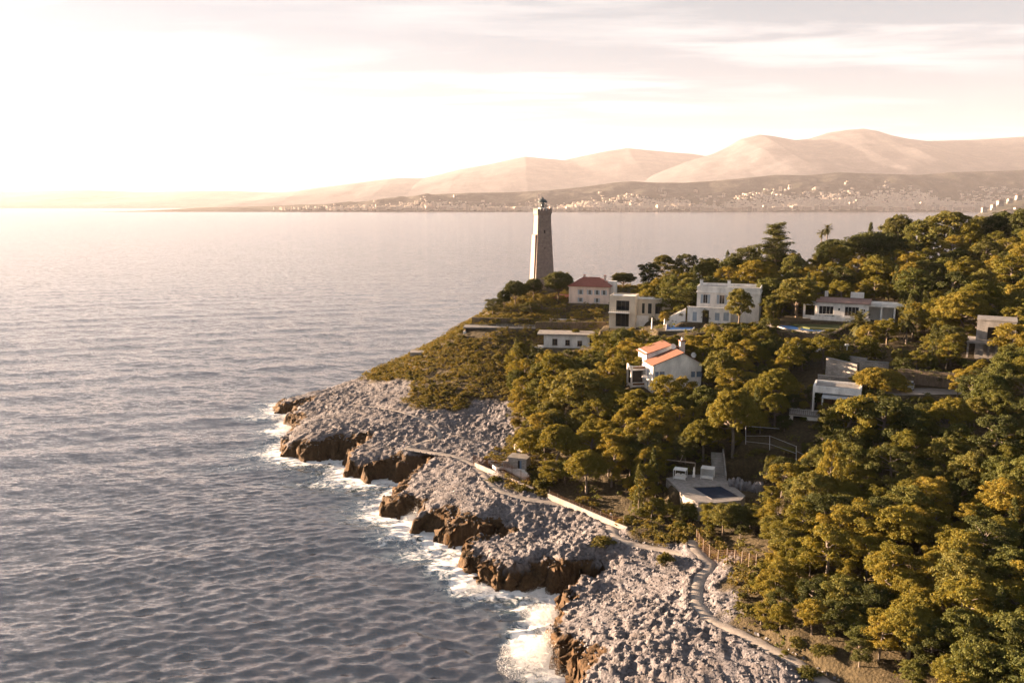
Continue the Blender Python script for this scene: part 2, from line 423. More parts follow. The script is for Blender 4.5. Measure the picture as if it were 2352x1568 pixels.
def land(x, y, full=False, detail=True):
    """ground height (and surface masks) at places x, y"""
    x = np.asarray(x, float); y = np.asarray(y, float)
    wx = x + (fbm(x*0.35, y*0.35, 3, 5) - 0.5) * 3.0; wy = y + (fbm(x*0.35, y*0.35, 3, 9) - 0.5) * 3.0
    if detail:
        wx = wx + (fbm(x*1.2, y*1.2, 3, 15) - .5) * 1.7; wy = wy + (fbm(x*1.2, y*1.2, 3, 18) - .5) * 1.7
    sd = poly_sd(wx, wy, SH)
    rock = sstep(-1.2, 1.2, poly_sd(x + (fbm(x*0.25, y*0.25, 3, 21)-0.5)*7, y + (fbm(x*0.25, y*0.25, 3, 22)-0.5)*7, RK))
    z = base_h(x, y)
    z = np.maximum(z, 1.5)
    z += (fbm(x*0.07, y*0.07, 3, 31) - 0.5) * 1.6 * (0.4 + 0.6*rock)
    for cx, cy, hx, hy, rot, pz, fall in PADS:
        c, s = math.cos(rot), math.sin(rot)
        lx = (x-cx)*c + (y-cy)*s; ly = -(x-cx)*s + (y-cy)*c
        d = np.hypot(np.maximum(np.abs(lx)-hx, 0), np.maximum(np.abs(ly)-hy, 0))
        w = 1 - sstep(0, fall, d); z = z*(1-w) + pz*w
    padw = np.zeros(x.shape)
    for cx, cy, hx, hy, rot, pz, fall in PADS:
        c, s = math.cos(rot), math.sin(rot); lx = (x-cx)*c + (y-cy)*s; ly = -(x-cx)*s + (y-cy)*c
        padw = np.maximum(padw, 1 - sstep(0, fall, np.hypot(np.maximum(np.abs(lx)-hx, 0), np.maximum(np.abs(ly)-hy, 0))))
    pd = np.full(x.shape, 99.0); pathw = np.zeros(x.shape)
    for pts, hw in PATHS:
        d, pz = seg_near(x, y, pts); w = 1 - sstep(hw*0.9, hw + 1.6, d)
        z = z*(1-w) + (pz - 0.05)*w; pathw = np.maximum(pathw, 1 - sstep(hw*0.8, hw*1.15, d))
    ed = np.maximum(sd, 0)
    cliff = 0.10 + 0.90 * sstep(0.0, 1.5, ed) * (0.82 + 0.18 * sstep(1.0, 5.0, ed))
    if detail:
        # karst: fluted knobs and hollows, standing proud of their joints
        a1, b1, v1 = worley(x/0.95 + 0.3*fbm(x, y, 2, 40), y/0.95, 41)
        a2, b2, v2 = worley(x/0.48, y/0.48, 47)
        a3, b3, v3 = worley(x/3.6, y/3.6, 53)
        kn = (0.35 + 0.9*v1) * np.sqrt(np.clip(1 - (a1/0.78)**2, 0, 1)) * 0.62 + (0.3 + v2) * np.sqrt(np.clip(1 - (a2/0.75)**2, 0, 1)) * 0.16 + v3 * np.clip(1 - a3, 0, 1) * 0.35 - 0.40
        kn *= (0.35 + 1.5*sstep(.3, .7, fbm(x*.09, y*.09, 3, 43))) * (1 - pathw) * rock
        # long joints running obliquely through the beds, and the stepped beds themselves
        rx_, ry_ = x*.80 + y*.60, -x*.60 + y*.80
        f1, f2, fv = worley(rx_/1.7 + fbm(x*.3, y*.3, 2, 44)*1.2, ry_/6.5, 45)
        kn -= .4 * (1 - sstep(.03, .16, f2 - f1)) * (1 - pathw) * rock
        kn += (fv - .5) * .3 * (1 - pathw) * rock
        led = np.abs(((z*0.8 + fbm(x*0.2, y*0.2, 2, 77)*1.5) % 1.0) - 0.5) * 0.5 * rock * (1 - pathw)
        z = z + kn * sstep(0.3, 2.0, ed) * 0.66 + led * 0.3
        soil = (fbm(x*0.6, y*0.6, 3, 61) - 0.5) * 0.5 * (1 - rock) * (1 - pathw) * (1 - padw)
        z = z + soil
    zl = z * cliff
    if detail:
        zl = zl + (fbm(x*1.1, y*1.1, 3, 66) - 0.5) * 1.9 * rock * sstep(-0.2, 0.8, sd) * (1 - sstep(2.0, 4.5, ed))
    zs = -0.6 + sd * 0.9
    out = np.where(sd > 0, np.maximum(zl, -0.5 + np.minimum(ed*0.6, 0.9)), np.maximum(zs, -6.0))
    if full: return out, sd, rock, pathw
    return out
def ground(x, y):
    return float(land(np.array([x]), np.array([y]), detail=False)[0])

def seg(a, b, st): return np.arange(a, b, st)
gx = np.r_[seg(-92, -8, 0.5), seg(-8, 48, 0.3), seg(48, 130, 0.9), seg(130, 420, 4.0)]
gy = np.r_[seg(62, 92, 1.2), seg(92, 150, 0.3), seg(150, 215, 0.4), seg(215, 290, 0.6), seg(290, 460, 2.0)]
GX, GY = np.meshgrid(gx, gy)
GZ, GSD, GROCK, GPATH = land(GX, GY, full=True)
nx, ny = len(gx), len(gy)
idx = np.arange(nx*ny).reshape(ny, nx)
quads = np.stack([idx[:-1,:-1], idx[:-1,1:], idx[1:,1:], idx[1:,:-1]], -1).reshape(-1, 4)
zf = GZ.ravel(); keep = (zf[quads].max(1) > -2.5)
quads = quads[keep]
used = np.unique(quads); remap = -np.ones(nx*ny, int); remap[used] = np.arange(len(used))
TV = np.c_[GX.ravel(), GY.ravel(), zf][used]; TF = remap[quads]

# limestone and earth
m, nt, b, _ = new_mat('limestone_ground')
co = geoco(nt)
n1 = tex_noise(nt, co, 0.28, 5, 0.6); n2 = tex_noise(nt, co, 1.7, 5, 0.65); n3 = tex_noise(nt, co, 7.0, 4, 0.7)
lime = ramp(nt, n2.outputs['Fac'], [(0.28, (0.052, 0.052, 0.060)), (0.5, (0.136, 0.135, 0.153)), (0.72, (0.222, 0.222, 0.242))])
lich = ramp(nt, n1.outputs['Fac'], [(0.35, (1.0, 0.97, 0.95)), (0.7, (0.78, 0.70, 0.63))])
limec = mixc(nt, 1.0, lime.outputs[0], lich.outputs[0], 'MULTIPLY')
brown = ramp(nt, n2.outputs['Fac'], [(0.3, (0.026, 0.015, 0.007)), (0.7, (0.088, 0.050, 0.021))])
wet = attr(nt, 'brown').outputs['Fac']
wetn = nmath(nt, 'ADD', wet, nmath(nt, 'MULTIPLY', nmath(nt, 'SUBTRACT', n2.outputs['Fac'], 0.5), 0.9))
wetr = ramp(nt, wetn, [(0.36, (0, 0, 0)), (0.72, (1, 1, 1))])
rockc = mixc(nt, wetr.outputs[0], limec, brown.outputs[0])
soil = ramp(nt, n2.outputs['Fac'], [(0.3, (0.030, 0.023, 0.012)), (0.55, (0.058, 0.044, 0.022)), (0.78, (0.11, 0.085, 0.05))])
c = mixc(nt, attr(nt, 'rock').outputs['Fac'], soil.outputs[0], rockc)
nt.links.new(c, b.inputs['Base Color'])
b.inputs['Roughness'].default_value = 0.9; b.inputs['Specular IOR Level'].default_value = 0.25
vo = nt.nodes.new('ShaderNodeTexVoronoi'); vo.inputs['Scale'].default_value = 2.6; nt.links.new(co, vo.inputs['Vector'])
hh = nmath(nt, 'ADD', nmath(nt, 'MULTIPLY', vo.outputs['Distance'], -0.6), nmath(nt, 'MULTIPLY', n3.outputs['Fac'], 0.6))
bump(nt, b, hh, 0.8, 0.22)
MAT['limestone_ground'] = m

# the sea has gnawed the faces: push them in and out along the beds
fz = TV[:,2]; fw = sstep(-.5, .6, GSD.ravel()[used]) * (1 - sstep(1.8, 3.4, GSD.ravel()[used])) * GROCK.ravel()[used]
TV[:,0] += fw * ((vnoise(TV[:,0]*1.3 + fz*2.3, TV[:,1]*1.3 - fz*1.1, 81) - .5) * 1.5 + (vnoise(fz*3.1 + TV[:,1]*.4, TV[:,0]*2.4, 83) - .5) * .7)
TV[:,1] += fw * ((vnoise(TV[:,0]*1.3 - fz*1.7, TV[:,1]*1.3 + fz*2.0, 85) - .5) * 1.5 + (vnoise(fz*3.1 + TV[:,0]*.4, TV[:,1]*2.4, 87) - .5) * .7)
me = np_mesh('headland', TV, TF)
uz = TV[:,2]
set_attr(me, 'rock', GROCK.ravel()[used])
ued = np.maximum(GSD.ravel()[used], 0)
reach = .9 + 5.5 * np.clip(fbm(TV[:,0]*.11, TV[:,1]*.11, 2, 70) - .28, 0, 1) + (fbm(TV[:,0]*.8, TV[:,1]*.8, 3, 72) - .5) * 2.2
brn = np.maximum(1 - sstep(-.3, 1.0, ued - reach), 1 - sstep(1.0, 2.6, uz + (fbm(TV[:,0]*.5, TV[:,1]*.5, 3, 74) - .5) * 2))
set_attr(me, 'brown', brn)
headland = struct(link_mesh('headland', me, 'limestone_ground', smooth=True))

# ------------------------------------------------------------------ the sea
sxs = np.r_[-np.geomspace(440, 60000, 40)[::-1], seg(-420, -130, 1.25), seg(-130, 62, 0.58), np.geomspace(66, 60000, 40)]
sys_ = np.r_[-2000, -300, 0, 40, seg(60, 330, 0.56), seg(330, 800, 1.6), np.geomspace(806, 62000, 130)]
SXg, SYg = np.meshgrid(sxs, sys_)
dxl = np.gradient(sxs)[None,:]; dyl = np.gradient(sys_)[:,None]
cell = np.maximum(dxl, dyl)
hz = np.zeros_like(SXg); hx = np.zeros_like(SXg); hy = np.zeros_like(SXg)
wr = np.random.default_rng(5)
flat = cell < 1.9
cf = cell[flat]
fx, fy = SXg[flat], SYg[flat]
az = np.zeros_like(fx); ax_ = np.zeros_like(fx); ay_ = np.zeros_like(fx)
gust = 0.25 + 1.5 * fbm(fx*0.022, fy*0.035, 4, 90)
# the short chop is carried on by the ripple of the surface farther out
near_ = np.clip(1 - (fy - 110)/205, 0, 1) * np.clip((fx + 126)/70, 0, 1)
near2_ = np.clip(1 - (fy - 150)/500, 0, 1) * np.clip((fx + 400)/250, 0, 1)
for lam, amp, spread, cnt in ((26, 0.15, 0.3, 5), (13, 0.06, 0.5, 8), (6.5, 0.048, 0.7, 14), (3.3, 0.066, 0.5, 20), (1.95, 0.074, 0.5, 30)):
    for q in range(cnt):
        L = lam * wr.uniform(0.75, 1.35); th = math.radians(-98) + wr.normal(0, spread)
        kx, ky = math.cos(th)*2*math.pi/L, math.sin(th)*2*math.pi/L
        ph = kx*fx + ky*fy + wr.uniform(0, 6.28); a = amp * wr.uniform(0.5, 1.3) / math.sqrt(cnt) * 1.6
        g = (gust if lam < 8 else 1.0) * (1 - sstep(L/3.2, L/2.2, cf))
        if lam < 5: g = g * near_
        elif lam < 20: g = g * (.35 + .65*near2_)
        az += a*g*np.cos(ph); ax_ -= 0.9*a*g*math.cos(th)*np.sin(ph); ay_ -= 0.9*a*g*math.sin(th)*np.sin(ph)
edge = np.minimum.reduce([sstep(-420, -380, fx), 1 - sstep(50, 62, fx), sstep(60, 66, fy), 1 - sstep(420, 800, fy)])
hz[flat] = az*edge; hx[flat] = ax_*edge; hy[flat] = ay_*edge
snx, sny = len(sxs), len(sys_)
sidx = np.arange(snx*sny).reshape(sny, snx)
sq = np.stack([sidx[:-1,:-1], sidx[:-1,1:], sidx[1:,1:], sidx[1:,:-1]], -1).reshape(-1, 4)
nearm = (SXg > -130) & (SXg < 62) & (SYg > 60) & (SYg < 400)
SDs = np.full(SXg.shape, -400.0)
SDs[nearm] = poly_sd(SXg[nearm], SYg[nearm], SH)
sq = sq[~(SDs.ravel()[sq].min(1) > 4.0)]
sused = np.unique(sq); sremap = -np.ones(snx*sny, int); sremap[sused] = np.arange(len(sused))
SV = np.c_[(SXg+hx).ravel(), (SYg+hy).ravel(), hz.ravel()][sused]
sme = np_mesh('sea', SV, sremap[sq])
dd = -SDs.ravel()[sused]
px, py = SV[:,0], SV[:,1]
foam = 0.95 * np.exp(-np.maximum(dd, 0) / (2.3 + 5.5 * fbm(px*0.06, py*0.06, 2, 101)))
# backwash trailing away from the points of rock
for u, v, ru, rv, s_ in ((640,990,34,14,0.8),(620,1040,60,16,0.5),(1010,1300,26,26,0.75),(1060,1340,30,26,0.8),(930,1205,26,16,0.9),(905,1240,60,16,0.5),(1235,1420,26,30,0.8),(1200,1480,30,40,0.9),(1190,1390,50,20,0.55),(780,1110,90,14,0.55),(980,1275,70,16,0.6),(1215,1375,40,14,0.5),(600,960,50,10,0.6),(1270,1550,60,25,0.7),(560,1075,70,10,0.3)):
    p = at(u, v, 0); rx = ru * p.y / F_Q * 1.6; ry = rv * p.y / F_Q * 3.2
    foam = np.maximum(foam, s_ * np.exp(-(((px-p.x)/rx)**2 + ((py-p.y)/ry)**2)))
set_attr(sme, 'foam', foam * (dd < 60))
m, nt, b, _ = new_mat('sea_water')
co = geoco(nt)
mp = nt.nodes.new('ShaderNodeMapping'); nt.links.new(co, mp.inputs[0]); mp.inputs['Scale'].default_value = (0.40, 1.0, 1.0); mp.inputs['Rotation'].default_value = (0, 0, R(-8))
w1 = tex_noise(nt, mp.outputs[0], 2.3, 5, 0.68); w2 = tex_noise(nt, mp.outputs[0], 0.22, 3, 0.5); w3 = tex_noise(nt, co, 0.012, 3, 0.55)
fo1 = tex_noise(nt, co, 0.55, 6, 0.7); fo1.inputs['Distortion'].default_value = 1.1
hsum = nmath(nt, 'ADD', w1.outputs['Fac'], nmath(nt, 'MULTIPLY', w2.outputs['Fac'], 2.2))
fa = attr(nt, 'foam').outputs['Fac']
fm = nmath(nt, 'SUBTRACT', nmath(nt, 'ADD', fa, nmath(nt, 'MULTIPLY', fo1.outputs['Fac'], 1.6)), 1.14)
fr = ramp(nt, fm, [(0.06, (0, 0, 0)), (0.36, (1, 1, 1))])
deep = ramp(nt, fa, [(0.02, (0.047, 0.045, 0.054)), (0.6, (0.05, 0.088, 0.115))])
colr = mixc(nt, fr.outputs[0], deep.outputs[0], (0.78, 0.79, 0.80))
nt.links.new(colr, b.inputs['Base Color'])
rr = mixc(nt, fr.outputs[0], (0.15, 0.15, 0.15), (0.8, 0.8, 0.8)); nt.links.new(rr, b.inputs['Roughness'])
b.inputs['IOR'].default_value = 2.3
w4 = tex_noise(nt, mp.outputs[0], 0.035, 6, 0.7)
bst = nt.nodes.new('ShaderNodeMapRange'); nt.links.new(w4.outputs['Fac'], bst.inputs[0]); bst.inputs[1].default_value = 0.32; bst.inputs[2].default_value = 0.68; bst.inputs[3].default_value = 0.55; bst.inputs[4].default_value = 1.25
def vmath(op, a, b_=None):
    n = nt.nodes.new('ShaderNodeVectorMath'); n.operation = op
    for i, v in enumerate((a, b_)):
        if v is None: continue
        if isinstance(v, tuple): n.inputs[i].default_value = v
        elif op == 'SCALE' and i == 1: nt.links.new(v, n.inputs['Scale'])
        else: nt.links.new(v, n.inputs[i])
    return n.outputs[0]
r1_ = vmath('MULTIPLY', vmath('SUBTRACT', w1.outputs['Color'], (.5, .5, .5)), (0.5, 1.05, 0))
w5 = tex_noise(nt, mp.outputs[0], 0.6, 3, 0.55)
r2_ = vmath('MULTIPLY', vmath('SUBTRACT', w5.outputs['Color'], (.5, .5, .5)), (0.3, 0.72, 0))
rs_ = vmath('SCALE', vmath('ADD', r1_, r2_), bst.outputs[0])
gn = nt.nodes.new('ShaderNodeNewGeometry')
nt.links.new(vmath('NORMALIZE', vmath('ADD', gn.outputs['Normal'], rs_)), b.inputs['Normal'])
MAT['sea_water'] = m
sea = struct(link_mesh('sea', sme, 'sea_water', smooth=True))

# ------------------------------------------------------------------ the far coast
def hill_mat(name, cols, sc):
    m, nt, b, _ = new_mat(name)
    co = geoco(nt); n1 = tex_noise(nt, co, sc, 8, 0.7); n2 = tex_noise(nt, co, sc*9, 4, 0.6)
    s = nmath(nt, 'ADD', nmath(nt, 'MULTIPLY', n1.outputs['Fac'], 0.6), nmath(nt, 'MULTIPLY', n2.outputs['Fac'], 0.4))
    r = ramp(nt, s, [(0.36 + 0.28*k/(len(cols)-1), c) for k, c in enumerate(cols)])
    nt.links.new(r.outputs[0], b.inputs['Base Color']); b.inputs['Roughness'].default_value = 0.95; b.inputs['Specular IOR Level'].default_value = 0.1
    MAT[name] = m
hill_mat('wooded_hill', [(0.010, 0.013, 0.010), (0.032, 0.032, 0.026), (0.115, 0.098, 0.085)], 0.006)
hill_mat('mountain', [(0.030, 0.032, 0.042), (0.062, 0.062, 0.072), (0.125, 0.118, 0.12)], 0.003)
def hills(name, sky, D0, D1, Dback, mat, seed, rough, n=420, rows=36, power=0.8):
    """a range whose crest stands at distance D1 and whose foot meets the sea at D0"""
    us = np.linspace(sky[0][0], sky[-1][0], n); vs_ = np.interp(us, [p[0] for p in sky], [p[1] for p in sky])
    V = []
    T = np.linspace(0, 1.35, rows)
    for t in T:
        d = D0 + (D1 - D0) * t
        X = (us - CX_Q) / F_Q * D1 * (1 + 0.0 * t) / CP * 1.0
        crest = CAM_H + (472.0 - vs_) / F_Q * D1
        h = crest * (min(t, 1) ** power) if t <= 1 else crest * (1 - ((t-1)/0.35)**1.5 * 0.9)
        nz = (fbm(X/(D1*0.045) + seed, np.full_like(X, d)/(D1*0.045), 6, seed) - 0.5) * rough * (math.sin(min(t, 1)*math.pi)**0.7 + 0.06)
        V.append(np.c_[X, np.full_like(X, d), h + nz * np.clip(crest/200, 0.05, 1) - (2 if t == 0 else 0)])
    V = np.concatenate(V); ii = np.arange(n*rows).reshape(rows, n)
    F = np.stack([ii[:-1,:-1], ii[:-1,1:], ii[1:,1:], ii[1:,:-1]], -1).reshape(-1, 4)
    return struct(link_mesh(name, np_mesh(name, V, F), mat, smooth=False)), V
SKY_CITY = [(380,483),(470,477),(560,475),(640,473),(700,470),(760,469),(840,464),(900,456),(960,452),(1000,447),(1080,444),(1150,443),(1200,441),(1260,438),(1330,431),(1400,421),(1440,418),(1500,421),(1560,421),(1640,416),(1700,411),(1760,404),(1830,405),(1900,399),(1960,401),(2000,402),(2080,404),(2150,398),(2250,396),(2352,391),(2500,380),(2700,376)]
SKY_M1 = [(1380,446),(1440,425),(1500,400),(1560,376),(1620,358),(1650,344),(1680,326),(1720,316),(1750,319),(1800,328),(1830,325),(1870,312),(1910,306),(1950,303),(1980,308),(2010,317),(2050,325),(2090,330),(2130,329),(2200,327),(2260,323),(2300,320),(2352,312),(2450,300),(2700,310)]
SKY_M2 = [(640,450),(740,433),(800,426),(860,418),(920,411),(980,411),(1020,402),(1060,392),(1130,380),(1170,371),(1205,364),(1235,367),(1260,369),(1290,372),(1340,361),(1390,351),(1430,345),(1470,349),(1520,354),(1575,358),(1650,370),(1760,380)]
SKY_M3 = [(-400,440),(-200,436),(-60,434),(0,437),(50,441),(100,440),(170,438),(240,438),(320,441),(400,441),(480,439),(560,440),(640,443),(700,440),(760,437),(860,436),(960,436),(1080,440),(1180,450)]
hills('mountain_range', SKY_M3, 20000, 24000, 0, 'mountain', 3, 60)
hills('mountain_range', SKY_M2, 15500, 20500, 0, 'mountain', 5, 130)
hills('mountain_range', SKY_M1, 12000, 17500, 0, 'mountain', 8, 150)
city_hill, CHV = hills('city_hill', SKY_CITY, 8400, 9800, 0, 'wooded_hill', 13, 210, n=560, rows=48, power=0.95)

# ------------------------------------------------------------------ the air
m = bpy.data.materials.new('haze_air'); m.use_nodes = True; nt = m.node_tree; nt.nodes.clear()
o_ = nt.nodes.new('ShaderNodeOutputMaterial'); pv = nt.nodes.new('ShaderNodeVolumePrincipled')
pv.inputs['Color'].default_value = (0.90, 0.88, 0.96, 1); pv.inputs['Density'].default_value = 1.4e-5; pv.inputs['Anisotropy'].default_value = 0.1
nt.links.new(pv.outputs[0], o_.inputs['Volume']); MAT['haze_air'] = m
hz_o = MB().box(-23000, 23000, -900, 26500, -9, 1800).build('haze', 'haze_air'); stuff(hz_o)

# ------------------------------------------------------------------ plants: prototypes
def leaf_mat(name, cols, trans=0.35):
    m, nt, b, out = new_mat(name)
    t = attr(nt, 'tint').outputs['Fac']
    oi = nt.nodes.new('ShaderNodeObjectInfo')
    s = nmath(nt, 'ADD', nmath(nt, 'MULTIPLY', t, 0.5), nmath(nt, 'MULTIPLY', oi.outputs['Random'], 0.5))
    r = ramp(nt, s, [(k/(len(cols)-1), c) for k, c in enumerate(cols)])
    b.inputs['Roughness'].default_value = 0.75; b.inputs['Specular IOR Level'].default_value = 0.12
    nt.links.new(r.outputs[0], b.inputs['Base Color'])
    tr = nt.nodes.new('ShaderNodeBsdfTranslucent'); tc = mixc(nt, 1.0, r.outputs[0], (1.5, 1.25, 0.55), 'MULTIPLY'); nt.links.new(tc, tr.inputs[0])
    mx = nt.nodes.new('ShaderNodeMixShader'); mx.inputs[0].default_value = trans
    nt.links.new(b.outputs[0], mx.inputs[1]); nt.links.new(tr.outputs[0], mx.inputs[2]); nt.links.new(mx.outputs[0], out.inputs['Surface'])
    MAT[name] = m
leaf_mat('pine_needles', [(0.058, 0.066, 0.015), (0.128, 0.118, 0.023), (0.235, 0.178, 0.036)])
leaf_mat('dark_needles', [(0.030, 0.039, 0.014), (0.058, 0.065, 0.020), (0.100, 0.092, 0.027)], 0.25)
leaf_mat('oak_leaves', [(0.045, 0.057, 0.018), (0.086, 0.093, 0.025), (0.150, 0.130, 0.036)], 0.3)
leaf_mat('scrub_leaves', [(0.046, 0.054, 0.014), (0.090, 0.086, 0.022), (0.160, 0.118, 0.036)], 0.3)
leaf_mat('palm_leaves', [(0.050, 0.052, 0.018), (0.09, 0.085, 0.03)], 0.25)
worn('bark', (0.15, 0.125, 0.105), 0.95, 0.4, 2.0, 0.6)
worn('dark_bark', (0.13, 0.10, 0.075), 0.95, 0.4, 2.0, 0.6)

def leaves(cl, rng, per, size, up=0.35, shell=0.55):
    """cl: rows of (x, y, z, rx, rz, tint); a tuft of small triangular sprays round each"""
    cl = np.asarray(cl, float); n = len(cl) * per
    C = np.repeat(cl, per, 0)
    d = rng.normal(size=(n, 3)); d /= np.linalg.norm(d, axis=1)[:,None] + 1e-9
    d[:,2] = np.where(d[:,2] < -0.25, -d[:,2], d[:,2])
    rad = shell + (1 - shell) * rng.random(n) ** 0.5
    P = C[:,:3] + d * rad[:,None] * np.c_[C[:,3], C[:,3], C[:,4]]
    nrm = d + rng.normal(size=(n, 3)) * 0.75; nrm[:,2] += up; nrm /= np.linalg.norm(nrm, axis=1)[:,None]
    t = np.cross(nrm, rng.normal(size=(n, 3))); t /= np.linalg.norm(t, axis=1)[:,None] + 1e-9
    bt = np.cross(nrm, t)
    s = size * rng.uniform(0.6, 1.35, n)[:,None]
    V = np.stack([P + t*s, P - t*s*0.6 + bt*s*0.5, P - t*s*0.6 - bt*s*0.5], 1).reshape(-1, 3)
    tint = np.repeat(np.clip(C[:,5] + rng.normal(0, 0.16, n), 0, 1), 3)
    return V, tint
def leaf_mesh(name, parts, mat):
    V = np.concatenate([p[0] for p in parts]); t = np.concatenate([p[1] for p in parts])
    me = np_mesh(name, V, np.arange(len(V)).reshape(-1, 3)); set_attr(me, 'tint', t); me.materials.append(MAT[mat]); return me
def trunk_mesh(name, tubes, mat='bark'):
    mb = MB()
    for pts, rad in tubes: mb.tube(pts, rad, 6, cap=False)
    me = bpy.data.meshes.new(name); me.from_pydata(mb.v, [], mb.f); me.materials.append(MAT[mat])
    me.polygons.foreach_set('use_smooth', [True] * len(me.polygons)); return me
def blob(rng, c, r, flat, n, rc):
    """clump centres over a lumpy blob"""
    out = []
    for _ in range(n):
        d = rng.normal(size=3); d /= np.linalg.norm(d)
        if d[2] < -0.35: d[2] *= -0.6
        k = rng.uniform(0.55, 1.0)
        out.append((c[0] + d[0]*r*k, c[1] + d[1]*r*k, c[2] + d[2]*r*flat*k, rc*rng.uniform(0.7, 1.2), rc*rng.uniform(0.6, 0.9), 0.5 + rng.normal(0, 0.18)))
    return out
TREES = []     # x, y, half width
PROTO = {}
def proto(kind, crown, trunk, w, h): PROTO.setdefault(kind, []).append((crown, trunk, w, h))

def make_aleppo(seed, mat='pine_needles', H=9.5, Wd=7.0):
    g = np.random.default_rng(seed); nb = int(g.integers(13, 18)); cl = []; tubes = []
    lean = g.normal(0, 0.7, 2)
    top = np.array([lean[0], lean[1], H*0.8])
    spine = [np.array([0, 0, -1.0]), np.array([lean[0]*0.1, lean[1]*0.1, H*0.25]), np.array([lean[0]*0.6, lean[1]*0.3, H*0.5]), top]
    tubes.append((spine, [0.26, 0.22, 0.16, 0.07]))
    for q in range(nb):
        f = q / nb; a = q*2.4 + g.uniform(-0.5, 0.5); hz_ = H*(0.30 + 0.60*f) ; rr = Wd*0.5*g.uniform(0.45, 0.82)*math.sin(math.pi*(0.22 + 0.62*f))**0.8*1.15
        c = np.array([lean[0]*0.8 + rr*math.cos(a), lean[1]*0.8 + rr*math.sin(a), hz_])
        r = g.uniform(0.95, 1.5)
        cl += blob(g, c, r, 0.9, 18, 0.66)
        k = 0.3 + 0.5*f; s0 = spine[1]*(1-k) + top*k
        tubes.append(([s0, (s0+c)/2 + np.array([0, 0, 0.25]), c], [0.09, 0.06, 0.025]))
    cl += blob(g, np.array([lean[0], lean[1], H*0.88]), 1.4, 0.75, 18, 0.6)
    return leaf_mesh('crown', [leaves(cl, g, 42, 0.175)], mat), trunk_mesh('trunk', tubes), Wd, H
def make_umbrella(seed, mat='pine_needles', H=11.0, Wd=10.0, thin=1.0):
    g = np.random.default_rng(seed); cl = []; tubes = []
    hub = np.array([g.normal(0, 0.5), g.normal(0, 0.5), H*0.45])
    tubes.append(([np.array([0, 0, -1.0]), np.array([hub[0]*0.2, hub[1]*0.2, H*0.3]), hub], [0.36, 0.28, 0.22]))
    n = int(46*thin) 
    for q in range(n):
        f = math.sqrt((q + 0.5)/n); a = q*2.39996
        x, y = f*Wd*0.43*math.cos(a), f*Wd*0.43*math.sin(a)
        z = H*0.90 - (f**2.2)*H*0.36 + g.normal(0, 0.22)
        r = g.uniform(0.95, 1.35)
        cl += blob(g, np.array([x+hub[0]*0.5, y+hub[1]*0.5, z]), r, 0.75, 16, 0.6)
        if q % 2 == 0 and f > 0.3: tubes.append(([hub, hub*0.45 + np.array([x, y, z-0.6])*0.55 + np.array([0, 0, -0.2]), np.array([x, y, z-0.3])], [0.14, 0.09, 0.03]))
    return leaf_mesh('crown', [leaves(cl, g, 40, 0.19)], mat), trunk_mesh('trunk', tubes), Wd, H
def make_oval(seed, mat='oak_leaves', H=8.0, Wd=6.0, low=0.18, nb=20):
    g = np.random.default_rng(seed); cl = []; tubes = [([np.array([0, 0, -1.0]), np.array([g.normal(0, .2), g.normal(0, .2), H*0.35]), np.array([0, 0, H*0.7])], [0.24, 0.18, 0.08])]
    for q in range(nb):
        f = (q + 0.5)/nb; ph = math.acos(1 - 1.75*f); a = q*2.39996
        rz = H*(1-low)/2; cz = H*low + rz
        k = g.uniform(0.62, 0.80)
        c = np.array([Wd/2*k*math.sin(ph)*math.cos(a), Wd/2*k*math.sin(ph)*math.sin(a), cz + rz*0.80*math.cos(ph)])
        cl += blob(g, c, g.uniform(0.9, 1.35), 0.85, 14, 0.6)
        if q % 3 == 0: tubes.append(([np.array([0, 0, H*0.3]), c*0.5 + np.array([0, 0, H*0.15]), c], [0.09, 0.06, 0.02]))
    return leaf_mesh('crown', [leaves(cl, g, 40, 0.18)], mat), trunk_mesh('trunk', tubes, 'dark_bark'), Wd, H
def make_cypress(seed, H=10.0, Wd=2.4):
    g = np.random.default_rng(seed); cl = []
    for q in range(90):
        f = g.random(); r = Wd/2*0.72*min(1, (1-f)*2.2)**0.7*min(1, 0.5 + f*3); a = g.uniform(0, 6.28)
        cl.append((r*math.cos(a), r*math.sin(a), H*(0.05 + 0.93*f), 0.36, 0.6, 0.5 + g.normal(0, 0.15)))
    return leaf_mesh('crown', [leaves(cl, g, 26, 0.17)], 'dark_needles'), trunk_mesh('trunk', [([(0,0,-1), (0,0,H*0.5)], [0.2, 0.08])], 'dark_bark'), Wd, H
def make_cedar(seed, H=17.0, Wd=14.0):
    g = np.random.default_rng(seed); cl = []; tubes = [([(0,0,-1), (0.2,0,H*0.5), (0.1,0.1,H*0.97)], [0.5, 0.3, 0.06])]
    for lv in range(11):
        f = lv/10; z = H*(0.16 + 0.78*f) + g.uniform(-.3, .3); L = Wd/2*(1 - 0.72*f**1.6)*g.uniform(0.75, 1.1); nbr = 7 if f < 0.7 else 4
        for q in range(nbr):
            a = q*2*math.pi/nbr + lv*0.9 + g.uniform(-0.3, 0.3); Lb = L*g.uniform(0.5, 1.1)
            e = np.array([Lb*math.cos(a), Lb*math.sin(a), z + g.uniform(-0.7, 1.0)])
            tubes.append(([np.array([0.1, 0, z-0.6]), e*0.5 + np.array([0, 0, (z-0.3)*0.5]), e], [0.12, 0.08, 0.02]))
            for s_ in np.linspace(0.35, 1.0, 4):
                c = np.array([e[0]*s_, e[1]*s_, z + (e[2]-z)*s_ + 0.15])
                cl += [(c[0]+g.normal(0, .45), c[1]+g.normal(0, .45), c[2]+g.normal(0, .22), 0.95, 0.36, 0.5+g.normal(0, .18)) for _ in range(4)]
    return leaf_mesh('crown', [leaves(cl, g, 22, 0.23, up=0.8)], 'dark_needles'), trunk_mesh('trunk', tubes, 'dark_bark'), Wd, H
